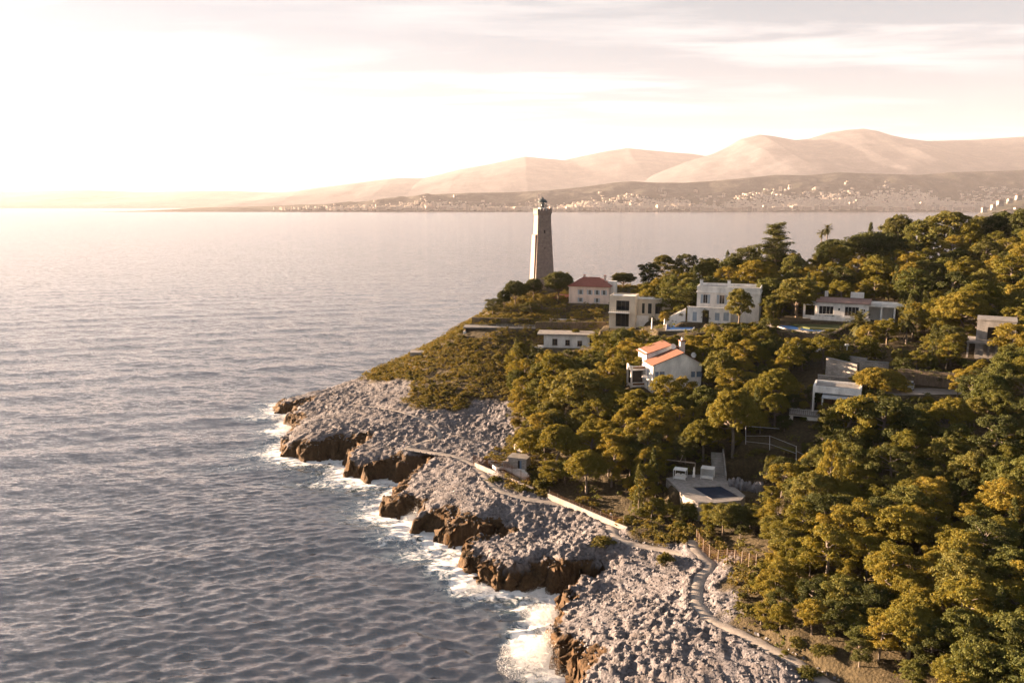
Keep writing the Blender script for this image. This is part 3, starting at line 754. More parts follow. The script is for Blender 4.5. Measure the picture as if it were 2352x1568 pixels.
def make_palm(seed, H=9.0, Wd=4.6):
    g = np.random.default_rng(seed); V = []; F = []; T = []
    for q in range(38):
        a = q*2.39996; el = math.radians(g.uniform(-50, 78)); L = Wd/2*g.uniform(0.85, 1.1)
        p = np.array([0, 0, H-0.5]); pts = []
        for s_ in range(6):
            e2 = el - s_*0.20; pts.append(p.copy()); p = p + np.array([math.cos(a)*math.cos(e2), math.sin(a)*math.cos(e2), math.sin(e2)])*L/5
        side = np.array([-math.sin(a), math.cos(a), 0])
        for s_ in range(5):
            for sg in (-1, 1):
                for u in (0.0, 0.5):
                    b0 = pts[s_]*(1-u) + pts[s_+1]*u; w = 0.50*(1 - abs((s_+u)/5 - 0.5)*0.9)*Wd/4.6
                    tip = b0 + side*sg*w + (pts[s_+1]-pts[s_])*0.8 + np.array([0, 0, -0.18])
                    k = len(V); V += [b0, pts[s_+1]*0.8 + b0*0.2, tip]; F.append((k, k+1, k+2)); T += [g.random()]*3
    me = np_mesh('crown', np.array(V), np.array(F)); set_attr(me, 'tint', np.array(T)); me.materials.append(MAT['palm_leaves'])
    return me, trunk_mesh('trunk', [([(0,0,-0.5), (0.1,0,H*0.5), (0,0,H-0.4)], [0.26, 0.2, 0.24])], 'bark'), Wd, H
def make_bush(seed, mat='scrub_leaves', H=1.8, Wd=2.6):
    g = np.random.default_rng(seed); cl = []; tubes = []
    for q in range(9):
        a = g.uniform(0, 6.28); r = g.uniform(0, Wd*0.34); c = np.array([r*math.cos(a), r*math.sin(a), H*g.uniform(0.3, 0.68)*(1 - 0.4*r/(Wd*0.35))])
        cl += blob(g, c, g.uniform(0.35, 0.6), 0.8, 9, 0.34); tubes.append(([(0,0,-0.4), c*0.6, c], [0.05, 0.035, 0.012]))
    return leaf_mesh('crown', [leaves(cl, g, 18, 0.14)], mat), trunk_mesh('trunk', tubes, 'dark_bark'), Wd, H
def make_small(seed):
    return make_bush(seed, 'pine_needles', 3.0, 3.4)
for s_ in range(6): proto('aleppo', *make_aleppo(100+s_))
for s_ in range(4): proto('umbrella', *make_umbrella(200+s_))
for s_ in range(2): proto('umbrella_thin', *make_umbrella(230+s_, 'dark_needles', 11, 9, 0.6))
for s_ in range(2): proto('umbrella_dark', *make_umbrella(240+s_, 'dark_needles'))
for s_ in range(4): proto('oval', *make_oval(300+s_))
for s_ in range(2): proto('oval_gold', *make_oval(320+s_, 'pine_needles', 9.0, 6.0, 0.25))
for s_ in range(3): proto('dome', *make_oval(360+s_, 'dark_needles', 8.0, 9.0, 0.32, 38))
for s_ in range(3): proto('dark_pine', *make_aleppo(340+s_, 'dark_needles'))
for s_ in range(2): proto('cypress', *make_cypress(400+s_))
proto('cedar', *make_cedar(500))
for s_ in range(2): pass
for s_ in range(4): proto('bush', *make_bush(700+s_))
for s_ in range(3): proto('shrub', *make_small(720+s_))
KIND_NAME = {'dome': 'umbrella_pine', 'aleppo': 'pine_tree', 'umbrella': 'umbrella_pine', 'umbrella_thin': 'umbrella_pine', 'umbrella_dark': 'umbrella_pine', 'oval': 'evergreen_oak', 'oval_gold': 'round_pine', 'dark_pine': 'dark_pine', 'cypress': 'cypress_tree', 'cedar': 'cedar_tree', 'palm': 'palm_tree', 'bush': 'bush', 'shrub': 'shrub'}
KIND_CAT = {'cypress': 'cypress', 'palm': 'palm tree', 'bush': 'bush', 'shrub': 'shrub'}

def plant_palm(u, vtop, wq, D, label):
    t = atD(u, vtop, D); g = ground(t.x, t.y); w = wq*proj(t.x, t.y, t.z)[2]/F_Q; h = t.z - g + .1
    PROTO['palm1'] = [make_palm(int(u), h, w)]; KIND_NAME['palm1'] = 'palm_tree'; KIND_CAT['palm1'] = 'palm tree'
    return plant('palm1', t.x, t.y, label)
def plant(kind, x, y, label, group=None, w=None, h=None, z=None, var=None, rot=None):
    lst = PROTO[kind]; cm, tm, pw, ph = lst[(len(TREES) if var is None else var) % len(lst)]
    zz = ground(x, y) if z is None else z
    e = thing(KIND_NAME[kind], label, KIND_CAT.get(kind, 'tree'), (x, y, zz - 0.1), random.uniform(0, 6.28) if rot is None else rot, group)
    w = w or pw; h = h or ph
    e.scale = (w/pw, w/pw, h/ph)
    for nm, me in (('crown', cm), ('trunk', tm)):
        o = bpy.data.objects.new(nm, me); COL.objects.link(o); o.parent = e
        if nm == 'crown' and kind.startswith('umbrella'):      # a wide crown stays deep even on a short stem
            k = min(1.7, max(1.0, .9*(w/pw)/(h/ph))); o.scale = (1, 1, k); o.location = (0, 0, ph*(1 - k))
    TREES.append((x, y, w/2)); return e
def plant_q(kind, u, vtop, wq, D, label, group=None, **kw):
    """a tree whose top shows at photo point (u, vtop), wq wide, standing D metres away"""
    t = atD(u, vtop, D); g = ground(t.x, t.y)
    return plant(kind, t.x, t.y, label, group, w=max(0.8, wq*proj(t.x, t.y, t.z)[2]/F_Q), h=max(1.2, t.z - g + 0.1), **kw)

# ------------------------------------------------------------------ trees one can point to
G_POINT = 'umbrella pines on the point by the lighthouse'
PROM = [
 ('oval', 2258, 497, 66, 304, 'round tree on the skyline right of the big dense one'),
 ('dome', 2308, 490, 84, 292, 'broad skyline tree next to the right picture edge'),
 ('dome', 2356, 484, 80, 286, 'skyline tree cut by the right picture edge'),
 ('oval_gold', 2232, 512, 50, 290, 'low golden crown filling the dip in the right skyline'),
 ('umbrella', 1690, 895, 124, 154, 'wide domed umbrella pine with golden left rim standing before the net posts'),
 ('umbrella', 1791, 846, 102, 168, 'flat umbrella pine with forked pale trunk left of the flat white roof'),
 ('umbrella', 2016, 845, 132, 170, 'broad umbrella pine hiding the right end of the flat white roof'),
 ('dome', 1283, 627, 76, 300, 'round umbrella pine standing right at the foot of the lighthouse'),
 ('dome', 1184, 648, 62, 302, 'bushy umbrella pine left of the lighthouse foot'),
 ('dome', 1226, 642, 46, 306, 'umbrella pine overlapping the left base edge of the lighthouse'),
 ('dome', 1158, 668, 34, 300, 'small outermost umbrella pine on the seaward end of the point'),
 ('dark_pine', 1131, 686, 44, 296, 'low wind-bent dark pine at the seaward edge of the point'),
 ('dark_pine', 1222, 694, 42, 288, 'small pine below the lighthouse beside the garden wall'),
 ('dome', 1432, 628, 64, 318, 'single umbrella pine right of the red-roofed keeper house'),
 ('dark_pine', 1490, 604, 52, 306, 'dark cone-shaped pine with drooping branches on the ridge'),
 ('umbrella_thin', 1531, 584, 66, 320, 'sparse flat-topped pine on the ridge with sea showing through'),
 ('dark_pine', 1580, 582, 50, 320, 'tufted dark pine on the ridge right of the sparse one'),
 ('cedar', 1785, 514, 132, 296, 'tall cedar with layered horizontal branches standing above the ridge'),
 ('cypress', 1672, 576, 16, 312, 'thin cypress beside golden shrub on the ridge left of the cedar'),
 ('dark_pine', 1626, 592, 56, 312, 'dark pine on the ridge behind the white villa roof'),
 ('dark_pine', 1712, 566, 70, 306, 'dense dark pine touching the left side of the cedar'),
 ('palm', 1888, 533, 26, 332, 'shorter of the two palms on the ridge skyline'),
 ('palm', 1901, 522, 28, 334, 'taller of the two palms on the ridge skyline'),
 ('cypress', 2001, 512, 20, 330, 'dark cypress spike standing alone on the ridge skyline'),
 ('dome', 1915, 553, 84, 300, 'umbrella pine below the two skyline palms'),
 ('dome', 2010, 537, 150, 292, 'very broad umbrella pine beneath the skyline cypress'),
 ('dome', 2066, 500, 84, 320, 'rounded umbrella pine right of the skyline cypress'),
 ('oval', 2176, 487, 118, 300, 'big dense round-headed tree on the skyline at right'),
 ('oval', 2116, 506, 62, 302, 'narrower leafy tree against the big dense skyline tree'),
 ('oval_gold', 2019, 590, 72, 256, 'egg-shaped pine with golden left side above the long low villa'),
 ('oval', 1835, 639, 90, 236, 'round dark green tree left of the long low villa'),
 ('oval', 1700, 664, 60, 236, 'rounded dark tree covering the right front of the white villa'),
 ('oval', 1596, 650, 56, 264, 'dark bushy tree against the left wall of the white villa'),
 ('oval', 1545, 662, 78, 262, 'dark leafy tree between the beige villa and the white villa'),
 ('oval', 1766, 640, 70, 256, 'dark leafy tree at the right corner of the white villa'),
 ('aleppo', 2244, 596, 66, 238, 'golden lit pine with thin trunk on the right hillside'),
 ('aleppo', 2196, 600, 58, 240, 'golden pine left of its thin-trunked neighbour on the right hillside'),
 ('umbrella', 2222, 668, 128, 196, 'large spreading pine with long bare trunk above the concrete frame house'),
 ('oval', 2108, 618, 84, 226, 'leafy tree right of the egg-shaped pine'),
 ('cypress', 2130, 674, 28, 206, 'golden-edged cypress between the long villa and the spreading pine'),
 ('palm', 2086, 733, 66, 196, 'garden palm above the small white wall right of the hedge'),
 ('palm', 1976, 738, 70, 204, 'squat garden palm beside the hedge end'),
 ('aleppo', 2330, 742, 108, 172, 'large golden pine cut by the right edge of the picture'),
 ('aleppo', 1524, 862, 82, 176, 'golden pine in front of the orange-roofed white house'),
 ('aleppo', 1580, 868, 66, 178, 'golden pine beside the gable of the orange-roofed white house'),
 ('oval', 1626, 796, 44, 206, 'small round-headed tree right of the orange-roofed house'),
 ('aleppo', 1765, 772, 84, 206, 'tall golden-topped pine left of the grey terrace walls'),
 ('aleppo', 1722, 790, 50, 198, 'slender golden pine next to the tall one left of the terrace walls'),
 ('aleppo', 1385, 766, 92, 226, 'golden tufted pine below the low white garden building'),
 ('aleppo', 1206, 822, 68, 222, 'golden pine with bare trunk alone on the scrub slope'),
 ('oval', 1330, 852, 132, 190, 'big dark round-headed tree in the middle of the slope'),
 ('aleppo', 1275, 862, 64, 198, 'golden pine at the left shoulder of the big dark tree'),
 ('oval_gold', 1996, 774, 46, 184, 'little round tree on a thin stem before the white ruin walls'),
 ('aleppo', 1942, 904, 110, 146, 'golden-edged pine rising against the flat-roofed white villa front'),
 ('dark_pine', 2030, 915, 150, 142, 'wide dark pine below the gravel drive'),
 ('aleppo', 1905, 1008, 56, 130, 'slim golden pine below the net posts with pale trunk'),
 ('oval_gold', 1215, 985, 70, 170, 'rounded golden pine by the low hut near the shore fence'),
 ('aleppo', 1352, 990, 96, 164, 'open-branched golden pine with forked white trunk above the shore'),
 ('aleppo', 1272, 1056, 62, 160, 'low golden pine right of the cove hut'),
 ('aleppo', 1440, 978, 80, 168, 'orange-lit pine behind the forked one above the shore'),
 ('umbrella', 2335, 688, 90, 196, 'pine canopy at the right edge below the long ridge canopy'),
 ('palm', 1222, 962, 34, 188, 'stubby palm at the lower end of the lit stairway'),
]
for k, u, v, wq, D, lab in PROM:
    _t = atD(u, v, D); _h = _t.z - ground(_t.x, _t.y)
    if _h > 13 or _h < 3: print('PROMH', k, u, v, D, round(_h, 1), 'w', round(wq*D/F_Q, 1))
for k, u, v, wq, D, lab in PROM: plant_palm(u, v, wq, D, lab) if k == 'palm' else plant_q(k, u, v, wq, D, lab)

# ------------------------------------------------------------------ the woods
CLEAR = [(1443,790,1606,885,190),(1588,650,1745,738,246),(1395,668,1512,752,260),(1310,628,1412,697,290),(1200,455,1285,642,322),(1850,662,2062,732,233),
 (2226,736,2282,824,182),(1828,870,1880,988,163),(1860,870,1962,922,163),(1785,785,2045,880,178),(2062,866,2172,908,168),(1524,1045,1750,1152,146),(1138,1040,1228,1105,170),(1226,752,1385,800,258),
 (1062,728,1238,762,276),(1488,733,1612,768,243),(1795,735,1962,772,224),(1706,970,1838,1042,156),(1596,1213,1748,1305,124),(1088,1038,1228,1112,164),(1256,1112,1446,1208,150),
 (1275,690,1400,750,280),(1940,765,2125,802,190)]
CLEAR = [(a, b_, c, d, D + 9) for a, b_, c, d, D in CLEAR]
SKYL = [(860,882),(900,868),(940,838),(1000,795),(1070,745),(1130,712),(1200,672),(1400,694),(1470,655),(1560,612),(1650,596),(1720,572),(1760,566),(1850,580),(1900,565),(1960,552),(2000,546),(2050,515),(2100,505),(2200,494),(2240,510),(2300,503),(2352,490),(2500,480)]
def skyv(u): return float(np.interp(u, [p[0] for p in SKYL], [p[1] for p in SKYL]))
WOOD_Q = [(1900,1566,10),(1790,1478,10),(1720,1440,9.8),(1720,1330,10.5),(1760,1296,11.2),(1600,1210,9.8),(1440,1196,8.6),(1330,1130,8.6),(1240,1092,8.8),(1230,1040,10),(1200,990,10.5),(1172,905,13.5),(1166,850,16.5),(1225,806,19.5)]
WD = np.array([tuple(at(u, v, z).to_2d()) for u, v, z in WOOD_Q] + [(12,262),(30,268),(40,312),(70,336),(150,340),(250,360),(330,340),(300,150),(160,62),(46,62)])
def clear_of(u0, u1, v0, v1, f):
    return not any(u1 > a and u0 < c and v1 > b_ and v0 < d and f < D for a, b_, c, d, D in CLEAR)
def pad_free(x, y, r):
    for cx, cy, hx_, hy_, rot, pz, fall in PADS:
        c, s = math.cos(rot), math.sin(rot); lx = (x-cx)*c + (y-cy)*s; ly = -(x-cx)*s + (y-cy)*c
        if math.hypot(max(abs(lx)-hx_, 0), max(abs(ly)-hy_, 0)) < r: return False
    return True
PATHP = np.array([(p.x, p.y) for pts, _ in PATHS for p in pts])
def path_free(x, y, r): return np.min(np.hypot(PATHP[:,0]-x, PATHP[:,1]-y)) > r
rw = random.Random(42)
cand = []
for _ in range(29000):
    x, y = rw.uniform(-12, 260), rw.uniform(66, 345)
    cand.append((x, y))
cand = np.array(cand); sdw = poly_sd(cand[:,0], cand[:,1], WD); inx = np.abs(cand[:,0]) < cand[:,1]*0.69 + 7
cand = cand[(sdw > 1.0) & inx]; cz = land(cand[:,0], cand[:,1], detail=False)
LAND = [(1140,748,'the viewing platform'),(965,815,'the bunker slab'),(800,925,'the upper path bend'),(960,900,'the foot of the scrub slope'),(1100,880,'the middle of the scrub slope'),(1050,800,'the seaward crest'),(1245,560,'the lighthouse'),(1360,665,'the red-roofed keeper house'),(1430,715,'the beige villa'),(1665,700,'the white villa'),(1940,705,'the long low villa'),(2262,780,'the concrete frame house'),(1540,840,'the orange-roofed house'),
 (1900,925,'the flat-roofed villa'),(2100,890,'the gravel drive'),(1640,1115,'the pool terrace'),(1180,1075,'the cove hut'),(1290,780,'the low white building'),(1770,1005,'the net posts'),(1930,845,'the stone terraces'),(1690,940,'the domed umbrella pine'),(1565,750,'the blue pool'),
 (1785,570,'the tall cedar'),(1895,545,'the skyline palms'),(2170,520,'the big skyline tree'),(2020,630,'the egg-shaped pine'),(1670,1270,'the rusty fence'),(1620,1360,'the near path bend'),(1790,1500,'the lowest stretch of path'),(1840,760,'the long pool'),(2240,625,'the golden hillside pine'),(2330,820,'the big edge pine'),(1250,990,'the sunlit stairway'),(1330,905,'the big dark tree'),(1800,880,'the fork-trunked umbrella pine'),(2090,770,'the garden palm'),(2330,1100,'the right picture edge'),(2300,1480,'the lower right corner'),(2040,1500,'the bottom picture edge'),(2050,1250,'the middle of the shady wood')]
def where(u, v):
    a, b_, nm = min(LAND, key=lambda q: (q[0]-u)**2 + ((q[1]-v)*1.2)**2); dx, dy = u-a, v-b_; d = math.hypot(dx, dy)
    adv = 'right next to' if d < 38 else 'a little' if d < 85 else 'some way' if d < 150 else 'well'
    if d < 38: return adv + ' ' + nm
    ho = 'left' if dx < 0 else 'right'; ve = 'above' if dy < 0 else 'below'
    rel = (ho + ' of') if abs(dx) > 2.2*abs(dy) else ve if abs(dy) > 2.2*abs(dx) else ve + ' ' + ho + ' of'
    return adv + ' ' + rel + ' ' + nm
def sizew(h): return 'small' if h < 5.2 else 'tall' if h > 8.6 else 'mid-sized'
KTXT = {'aleppo': 'tufted pine', 'dark_pine': 'dark green pine', 'oval': 'round leafy evergreen', 'umbrella': 'flat-topped umbrella pine', 'cypress': 'narrow cypress', 'oval_gold': 'rounded golden pine', 'umbrella_dark': 'dark umbrella pine'}
GRID = {}
for (x, y, r) in TREES: GRID.setdefault((int(x//8), int(y//8)), []).append((x, y, r))
def spaced(x, y, r, k):
    for i in range(int(x//8)-1, int(x//8)+2):
        for j in range(int(y//8)-1, int(y//8)+2):
            for (a, b_, c) in GRID.get((i, j), ()):
                if math.hypot(a-x, b_-y) < (r + c)*k: return False
    return True
cnt = {}; accepted = []
for (x, y), z in zip(cand, cz):
    p = rw.random(); far = y > 200
    kind = 'aleppo' if p < 0.44 else 'oval' if p < 0.60 else 'dark_pine' if p < 0.73 else 'umbrella' if p < 0.88 else 'oval_gold' if p < 0.945 else 'cypress'
    if 48 < x < 140 and 112 < y < 172 and kind in ('aleppo', 'oval_gold') and rw.random() < .7: kind = 'dark_pine' if rw.random() < .6 else 'oval'  # darker-leaved kinds swapped in to stand for the shade over the middle wood
    h = rw.triangular(4.2, 12.5, 7.0) * (1.1 if far else 0.92 if y > 130 else 0.74); w = h * rw.uniform(0.68, 0.95) if kind != 'umbrella' else h*rw.uniform(0.8, 1.0)
    if y < 110 and x < 44: h *= 0.72; w *= 0.85
    if kind == 'cypress': w = h*0.22
    ok = False
    for k in (1.0, 0.75, 0.5, 0.36):
        hh_, ww = h*k, w*k
        u0, v0, f = proj(x, y, z + hh_); u1, v1, _ = proj(x, y, z)
        hw = ww/2*F_Q/f
        if v0 < skyv(u0) - 4: continue
        if not clear_of(u0-hw, u0+hw, v0, v1, f): continue
        ok = True; break
    if not ok or not pad_free(x, y, 0.6 + ww*0.22) or not path_free(x, y, 1.5 + ww*0.3): continue
    if not spaced(x, y, ww/2, 0.50 if y < 215 else 0.66): continue
    accepted.append((y, x, z, kind, ww, hh_, u0, v0, v1, hw))
    GRID.setdefault((int(x//8), int(y//8)), []).append((x, y, ww/2))
# keep those of which the view shows something: nearest first, over a coarse cover map
accepted.sort(); cover = np.zeros((420, 640), bool); used_l = {}
for (y, x, z, kind, ww, hh_, u0, v0, v1, hw) in accepted:
    a0, a1 = int(np.clip((u0-hw*.8)/4, 0, 639)), int(np.clip((u0+hw*.8)/4, 0, 639)); b0, b1 = int(np.clip(v0/4, 0, 419)), int(np.clip((v0 + (v1-v0)*.75)/4, 0, 419))
    if u0 < -20 or u0-hw > 2365 or v0 > 1580: 
        if rw.random() > .15: continue
    blk = cover[b0:b1+1, a0:a1+1]
    if blk.size and blk.mean() > .90: continue
    cover[b0:b1+1, a0:a1+1] = True
    if cnt.get(kind, 0) >= 290: kind = 'dark_pine' if cnt.get('dark_pine', 0) < 290 else 'oval'
    plant(kind, x, y, sizew(hh_) + ' ' + KTXT[kind] + ' ' + where(u0, v0 + (v1-v0)*.35), 'trees of the wooded cape', w=ww, h=hh_, z=z)
    cnt[kind] = cnt.get(kind, 0) + 1
print('trees', len(TREES), cnt)

# ------------------------------------------------------------------ buildings
worn('white_plaster', (0.80, 0.775, 0.75), 0.85, 0.28, 0.5, 0.25)
worn('cream_plaster', (0.64, 0.56, 0.46), 0.85, 0.22, 0.5, 0.2)
worn('pink_plaster', (0.66, 0.55, 0.49), 0.85, 0.22, 0.5, 0.2)
worn('concrete', (0.27, 0.255, 0.245), 0.9, 0.35, 0.7, 0.4)
worn('recess_shade', (0.035, 0.030, 0.028), 0.6, 0.3, 1.0, 0.0)  # near-black colour stands in for shade in rooms, recesses and under the platform
worn('brown_wood', (0.16, 0.085, 0.045), 0.8, 0.35, 1.5, 0.3)
worn('grey_wood', (0.26, 0.21, 0.17), 0.85, 0.35, 1.5, 0.3)
worn('blue_paint', (0.16, 0.22, 0.32), 0.6, 0.25, 1.0, 0.1)
worn('pale_blue_paint', (0.33, 0.39, 0.46), 0.65, 0.2, 1.0, 0.1)
worn('white_paint', (0.72, 0.71, 0.69), 0.6, 0.12, 1.0, 0.1)
worn('white_cloth', (0.74, 0.73, 0.72), 0.9, 0.1, 1.0, 0.1)
worn('paving', (0.27, 0.25, 0.24), 0.9, 0.3, 1.2, 0.4)
worn('path_gravel', (0.29, 0.26, 0.24), 0.95, 0.25, 0.9, 0.5)
worn('lawn', (0.065, 0.075, 0.022), 0.95, 0.3, 1.0, 0.4)
worn('lamp_metal', (0.05, 0.07, 0.075), 0.45, 0.25, 2.0, 0.1, 0.5)
worn('zinc', (0.42, 0.44, 0.47), 0.55, 0.25, 0.8, 0.1, 0.4, 0.2)
def stone_mat(name, c1, c2, mortar, w, h, bstr=0.7):
    m, nt, b, _ = new_mat(name)
    co = nt.nodes.new('ShaderNodeTexCoord').outputs['Object']
    sp = nt.nodes.new('ShaderNodeSeparateXYZ'); nt.links.new(co, sp.inputs[0])
    cb = nt.nodes.new('ShaderNodeCombineXYZ'); nt.links.new(nmath(nt, 'ADD', sp.outputs[0], sp.outputs[1]), cb.inputs[0]); nt.links.new(sp.outputs[2], cb.inputs[1])
    br = nt.nodes.new('ShaderNodeTexBrick'); nt.links.new(cb.outputs[0], br.inputs['Vector'])
    br.inputs['Scale'].default_value = 1.0; br.inputs['Brick Width'].default_value = w; br.inputs['Row Height'].default_value = h; br.inputs['Mortar Size'].default_value = 0.025; br.inputs['Bias'].default_value = 0.0
    br.inputs['Color1'].default_value = (*c1, 1); br.inputs['Color2'].default_value = (*c2, 1); br.inputs['Mortar'].default_value = (*mortar, 1)
    n = tex_noise(nt, co, 0.9, 5, 0.65); r = ramp(nt, n.outputs['Fac'], [(0.3, (0.70, 0.68, 0.66)), (0.7, (1.12, 1.1, 1.08))])
    nt.links.new(mixc(nt, 1.0, br.outputs['Color'], r.outputs[0], 'MULTIPLY'), b.inputs['Base Color']); b.inputs['Roughness'].default_value = 0.9
    n2 = tex_noise(nt, co, 5.0, 3, 0.6)
    bump(nt, b, nmath(nt, 'ADD', nmath(nt, 'MULTIPLY', br.outputs['Fac'], -0.6), nmath(nt, 'MULTIPLY', n2.outputs['Fac'], 0.7)), bstr, 0.06)
    MAT[name] = m
stone_mat('tower_stone', (0.235, 0.19, 0.172), (0.275, 0.224, 0.203), (0.205, 0.168, 0.152), 0.95, 0.48, 0.35)
stone_mat('rubble_stone', (0.32, 0.295, 0.275), (0.45, 0.415, 0.385), (0.20, 0.18, 0.16), 0.75, 0.38)
def tile_mat(name, c1, c2):
    m, nt, b, _ = new_mat(name)
    co = nt.nodes.new('ShaderNodeTexCoord').outputs['Object']
    wv = nt.nodes.new('ShaderNodeTexWave'); wv.wave_type = 'BANDS'; wv.bands_direction = 'X'; wv.inputs['Scale'].default_value = 1.5; wv.inputs['Distortion'].default_value = 0.4; nt.links.new(co, wv.inputs['Vector'])
    n = tex_noise(nt, co, 1.6, 5, 0.7); n2 = tex_noise(nt, co, 8.0, 2, 0.5)
    r = ramp(nt, nmath(nt, 'ADD', nmath(nt, 'MULTIPLY', n.outputs['Fac'], 0.6), nmath(nt, 'MULTIPLY', n2.outputs['Fac'], 0.4)), [(0.35, c1), (0.65, c2)])
    nt.links.new(r.outputs[0], b.inputs['Base Color']); b.inputs['Roughness'].default_value = 0.85
    bump(nt, b, nmath(nt, 'ADD', wv.outputs['Fac'], nmath(nt, 'MULTIPLY', n2.outputs['Fac'], 0.4)), 0.7, 0.1); MAT[name] = m
tile_mat('orange_tiles', (0.115, 0.042, 0.024), (0.20, 0.078, 0.043)); tile_mat('faded_tiles', (0.22, 0.13, 0.115), (0.33, 0.22, 0.195)); tile_mat('red_tiles', (0.20, 0.060, 0.045), (0.33, 0.115, 0.085))
def glass_mat(name, col, rough=0.06):
    m, nt, b, _ = new_mat(name); n = tex_noise(nt, geoco(nt), 0.6, 2)
    nt.links.new(ramp(nt, n.outputs['Fac'], [(0.3, tuple(c*0.7 for c in col)), (0.7, col)]).outputs[0], b.inputs['Base Color'])
    b.inputs['Roughness'].default_value = rough; b.inputs['IOR'].default_value = 1.5; b.inputs['Specular IOR Level'].default_value = 0.12 if rough >= .5 else 0.5; MAT[name] = m
glass_mat('window_glass', (0.030, 0.033, 0.038)); glass_mat('pool_water', (0.022, 0.034, 0.062), 0.6); glass_mat('blue_cover', (0.04, 0.13, 0.36), 0.5); glass_mat('teal_water', (0.05, 0.10, 0.115), 0.08)
m, nt, b, _ = new_mat('lantern_glass'); n = tex_noise(nt, geoco(nt), 2.0, 2)
nt.links.new(ramp(nt, n.outputs['Fac'], [(0.3, (0.85, 0.86, 0.86)), (0.7, (0.95, 0.95, 0.94))]).outputs[0], b.inputs['Base Color'])
b.inputs['Roughness'].default_value = 0.05; b.inputs['Transmission Weight'].default_value = 0.9; b.inputs['IOR'].default_value = 1.1; MAT['lantern_glass'] = m

def bx(name, mat, par, *b): return MB().box(*b).build(name, mat, par)
def win(par, x0, x1, z0, z1, y, mat='window_glass', frame='white_paint', side=None, shut=None, sill=True, bars=1, name='window'):
    """a window set in a wall opening; side: None = front wall (normal -y at y), 'L' = left wall (normal -x at x=y), 'R' = right wall"""
    f = MB(); t = 0.07; d0, d1 = 0.06, 0.14
    f.box(x0, x0+t, d0, d1, z0, z1).box(x1-t, x1, d0, d1, z0, z1).box(x0+t, x1-t, d0, d1, z0, z0+t).box(x0+t, x1-t, d0, d1, z1-t, z1)
    for k in range(bars):
        c = x0 + (x1-x0)*(k+1)/(bars+1); f.box(c-0.03, c+0.03, d0, d1, z0+t, z1-t)
    p = MB().box(x0+t, x1-t, 0.115, 0.125, z0+t, z1-t)
    def place(mb):
        if side is None: return mb.xf(0, (0, y, 0))
        s = -1 if side == 'L' else 1
        mb.v = [(y - s*vy*1.0 if side == 'R' else y + vy, s*vx if side == 'R' else -vx, vz) for vx, vy, vz in mb.v]; return mb
    w = place(f).build(name, frame, par); place(p).build('pane', mat, w)
    if sill: place(MB().box(x0-0.1, x1+0.1, -0.12, 0.05, z0-0.1, z0-0.005)).build('sill', frame, w)
    if shut:
        ws = (x1-x0)/2
        for a in (x0-ws-0.02, x1+0.02): place(MB().box(a, a+ws, -0.07, -0.005, z0, z1)).build('shutter', shut, par)
    return w
def shell(par, W, L, H, mat, holes_f=(), holes_l=(), holes_r=(), t=0.25, name='wall', x0=None, z0=-2.0, back=True):
    """four walls of a rectangular storey block, front at y=0, each with its openings"""
    a = -W/2 if x0 is None else x0; b_ = a + W
    MB().wall(a, b_, z0, H, 0, t, holes_f).build(name, mat, par)
    def sidew(x, sgn, hs):
        w = MB().wall(0, L-2*t, z0, H, 0, t, [(h[0]-t, h[1]-t, h[2], h[3]) for h in hs])
        w.v = [(x + sgn*vy, t + vx, vz) for vx, vy, vz in w.v]
        if sgn > 0: w.f = [f[::-1] for f in w.f]
        w.build(name, mat, par)
    sidew(a, 1, holes_l); sidew(b_, -1, holes_r)
    if back: MB().wall(a, b_, z0, H, L-t, L).build(name, mat, par)
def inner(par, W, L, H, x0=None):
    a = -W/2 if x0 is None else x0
    MB().box(a+0.6, a+W-0.6, 0.9, L-0.6, -1.5, H-0.3).build('interior_shade', 'recess_shade', par)  # solid dark block stands in for the unlit room behind the openings

# --- the lighthouse
LZ = 33.0
t = thing('lighthouse', 'tall tapering square stone lighthouse with dark domed lantern on the point', 'lighthouse', S['lighthouse'], R(15.5))
def sq(h, z, ch=0.12):
    c = h*ch; return [(-h+c,-h,z),(h-c,-h,z),(h,-h+c,z),(h,h-c,z),(h-c,h,z),(-h+c,h,z),(-h,h-c,z),(-h,-h+c,z)]
MB().tube_rings([sq(4.25, -3.0, .05), sq(4.05, 1.5, .05), sq(3.60, 10, .05), sq(3.2, 18, .05), sq(2.86, 25, .05), sq(2.72, 29.4, .05)]).build('shaft', 'tower_stone', t)
MB().hexa([(-4.75,-2.9,-3),(-4.0,-2.9,-3),(-4.0,2.9,-3),(-4.75,2.9,-3)], [(-3.7,-2.3,21.3),(-3.02,-2.3,21.6),(-3.02,2.3,21.6),(-3.7,2.3,21.3)]).build('buttress', 'tower_stone', t)
g_ = MB().tube_rings([sq(2.78, 29.4, .05), sq(2.95, 29.9, .05), sq(3.0, 30.1, .05), sq(3.0, 30.9, .05), sq(2.75, 30.91, .05)]).build('gallery', 'tower_stone', t)
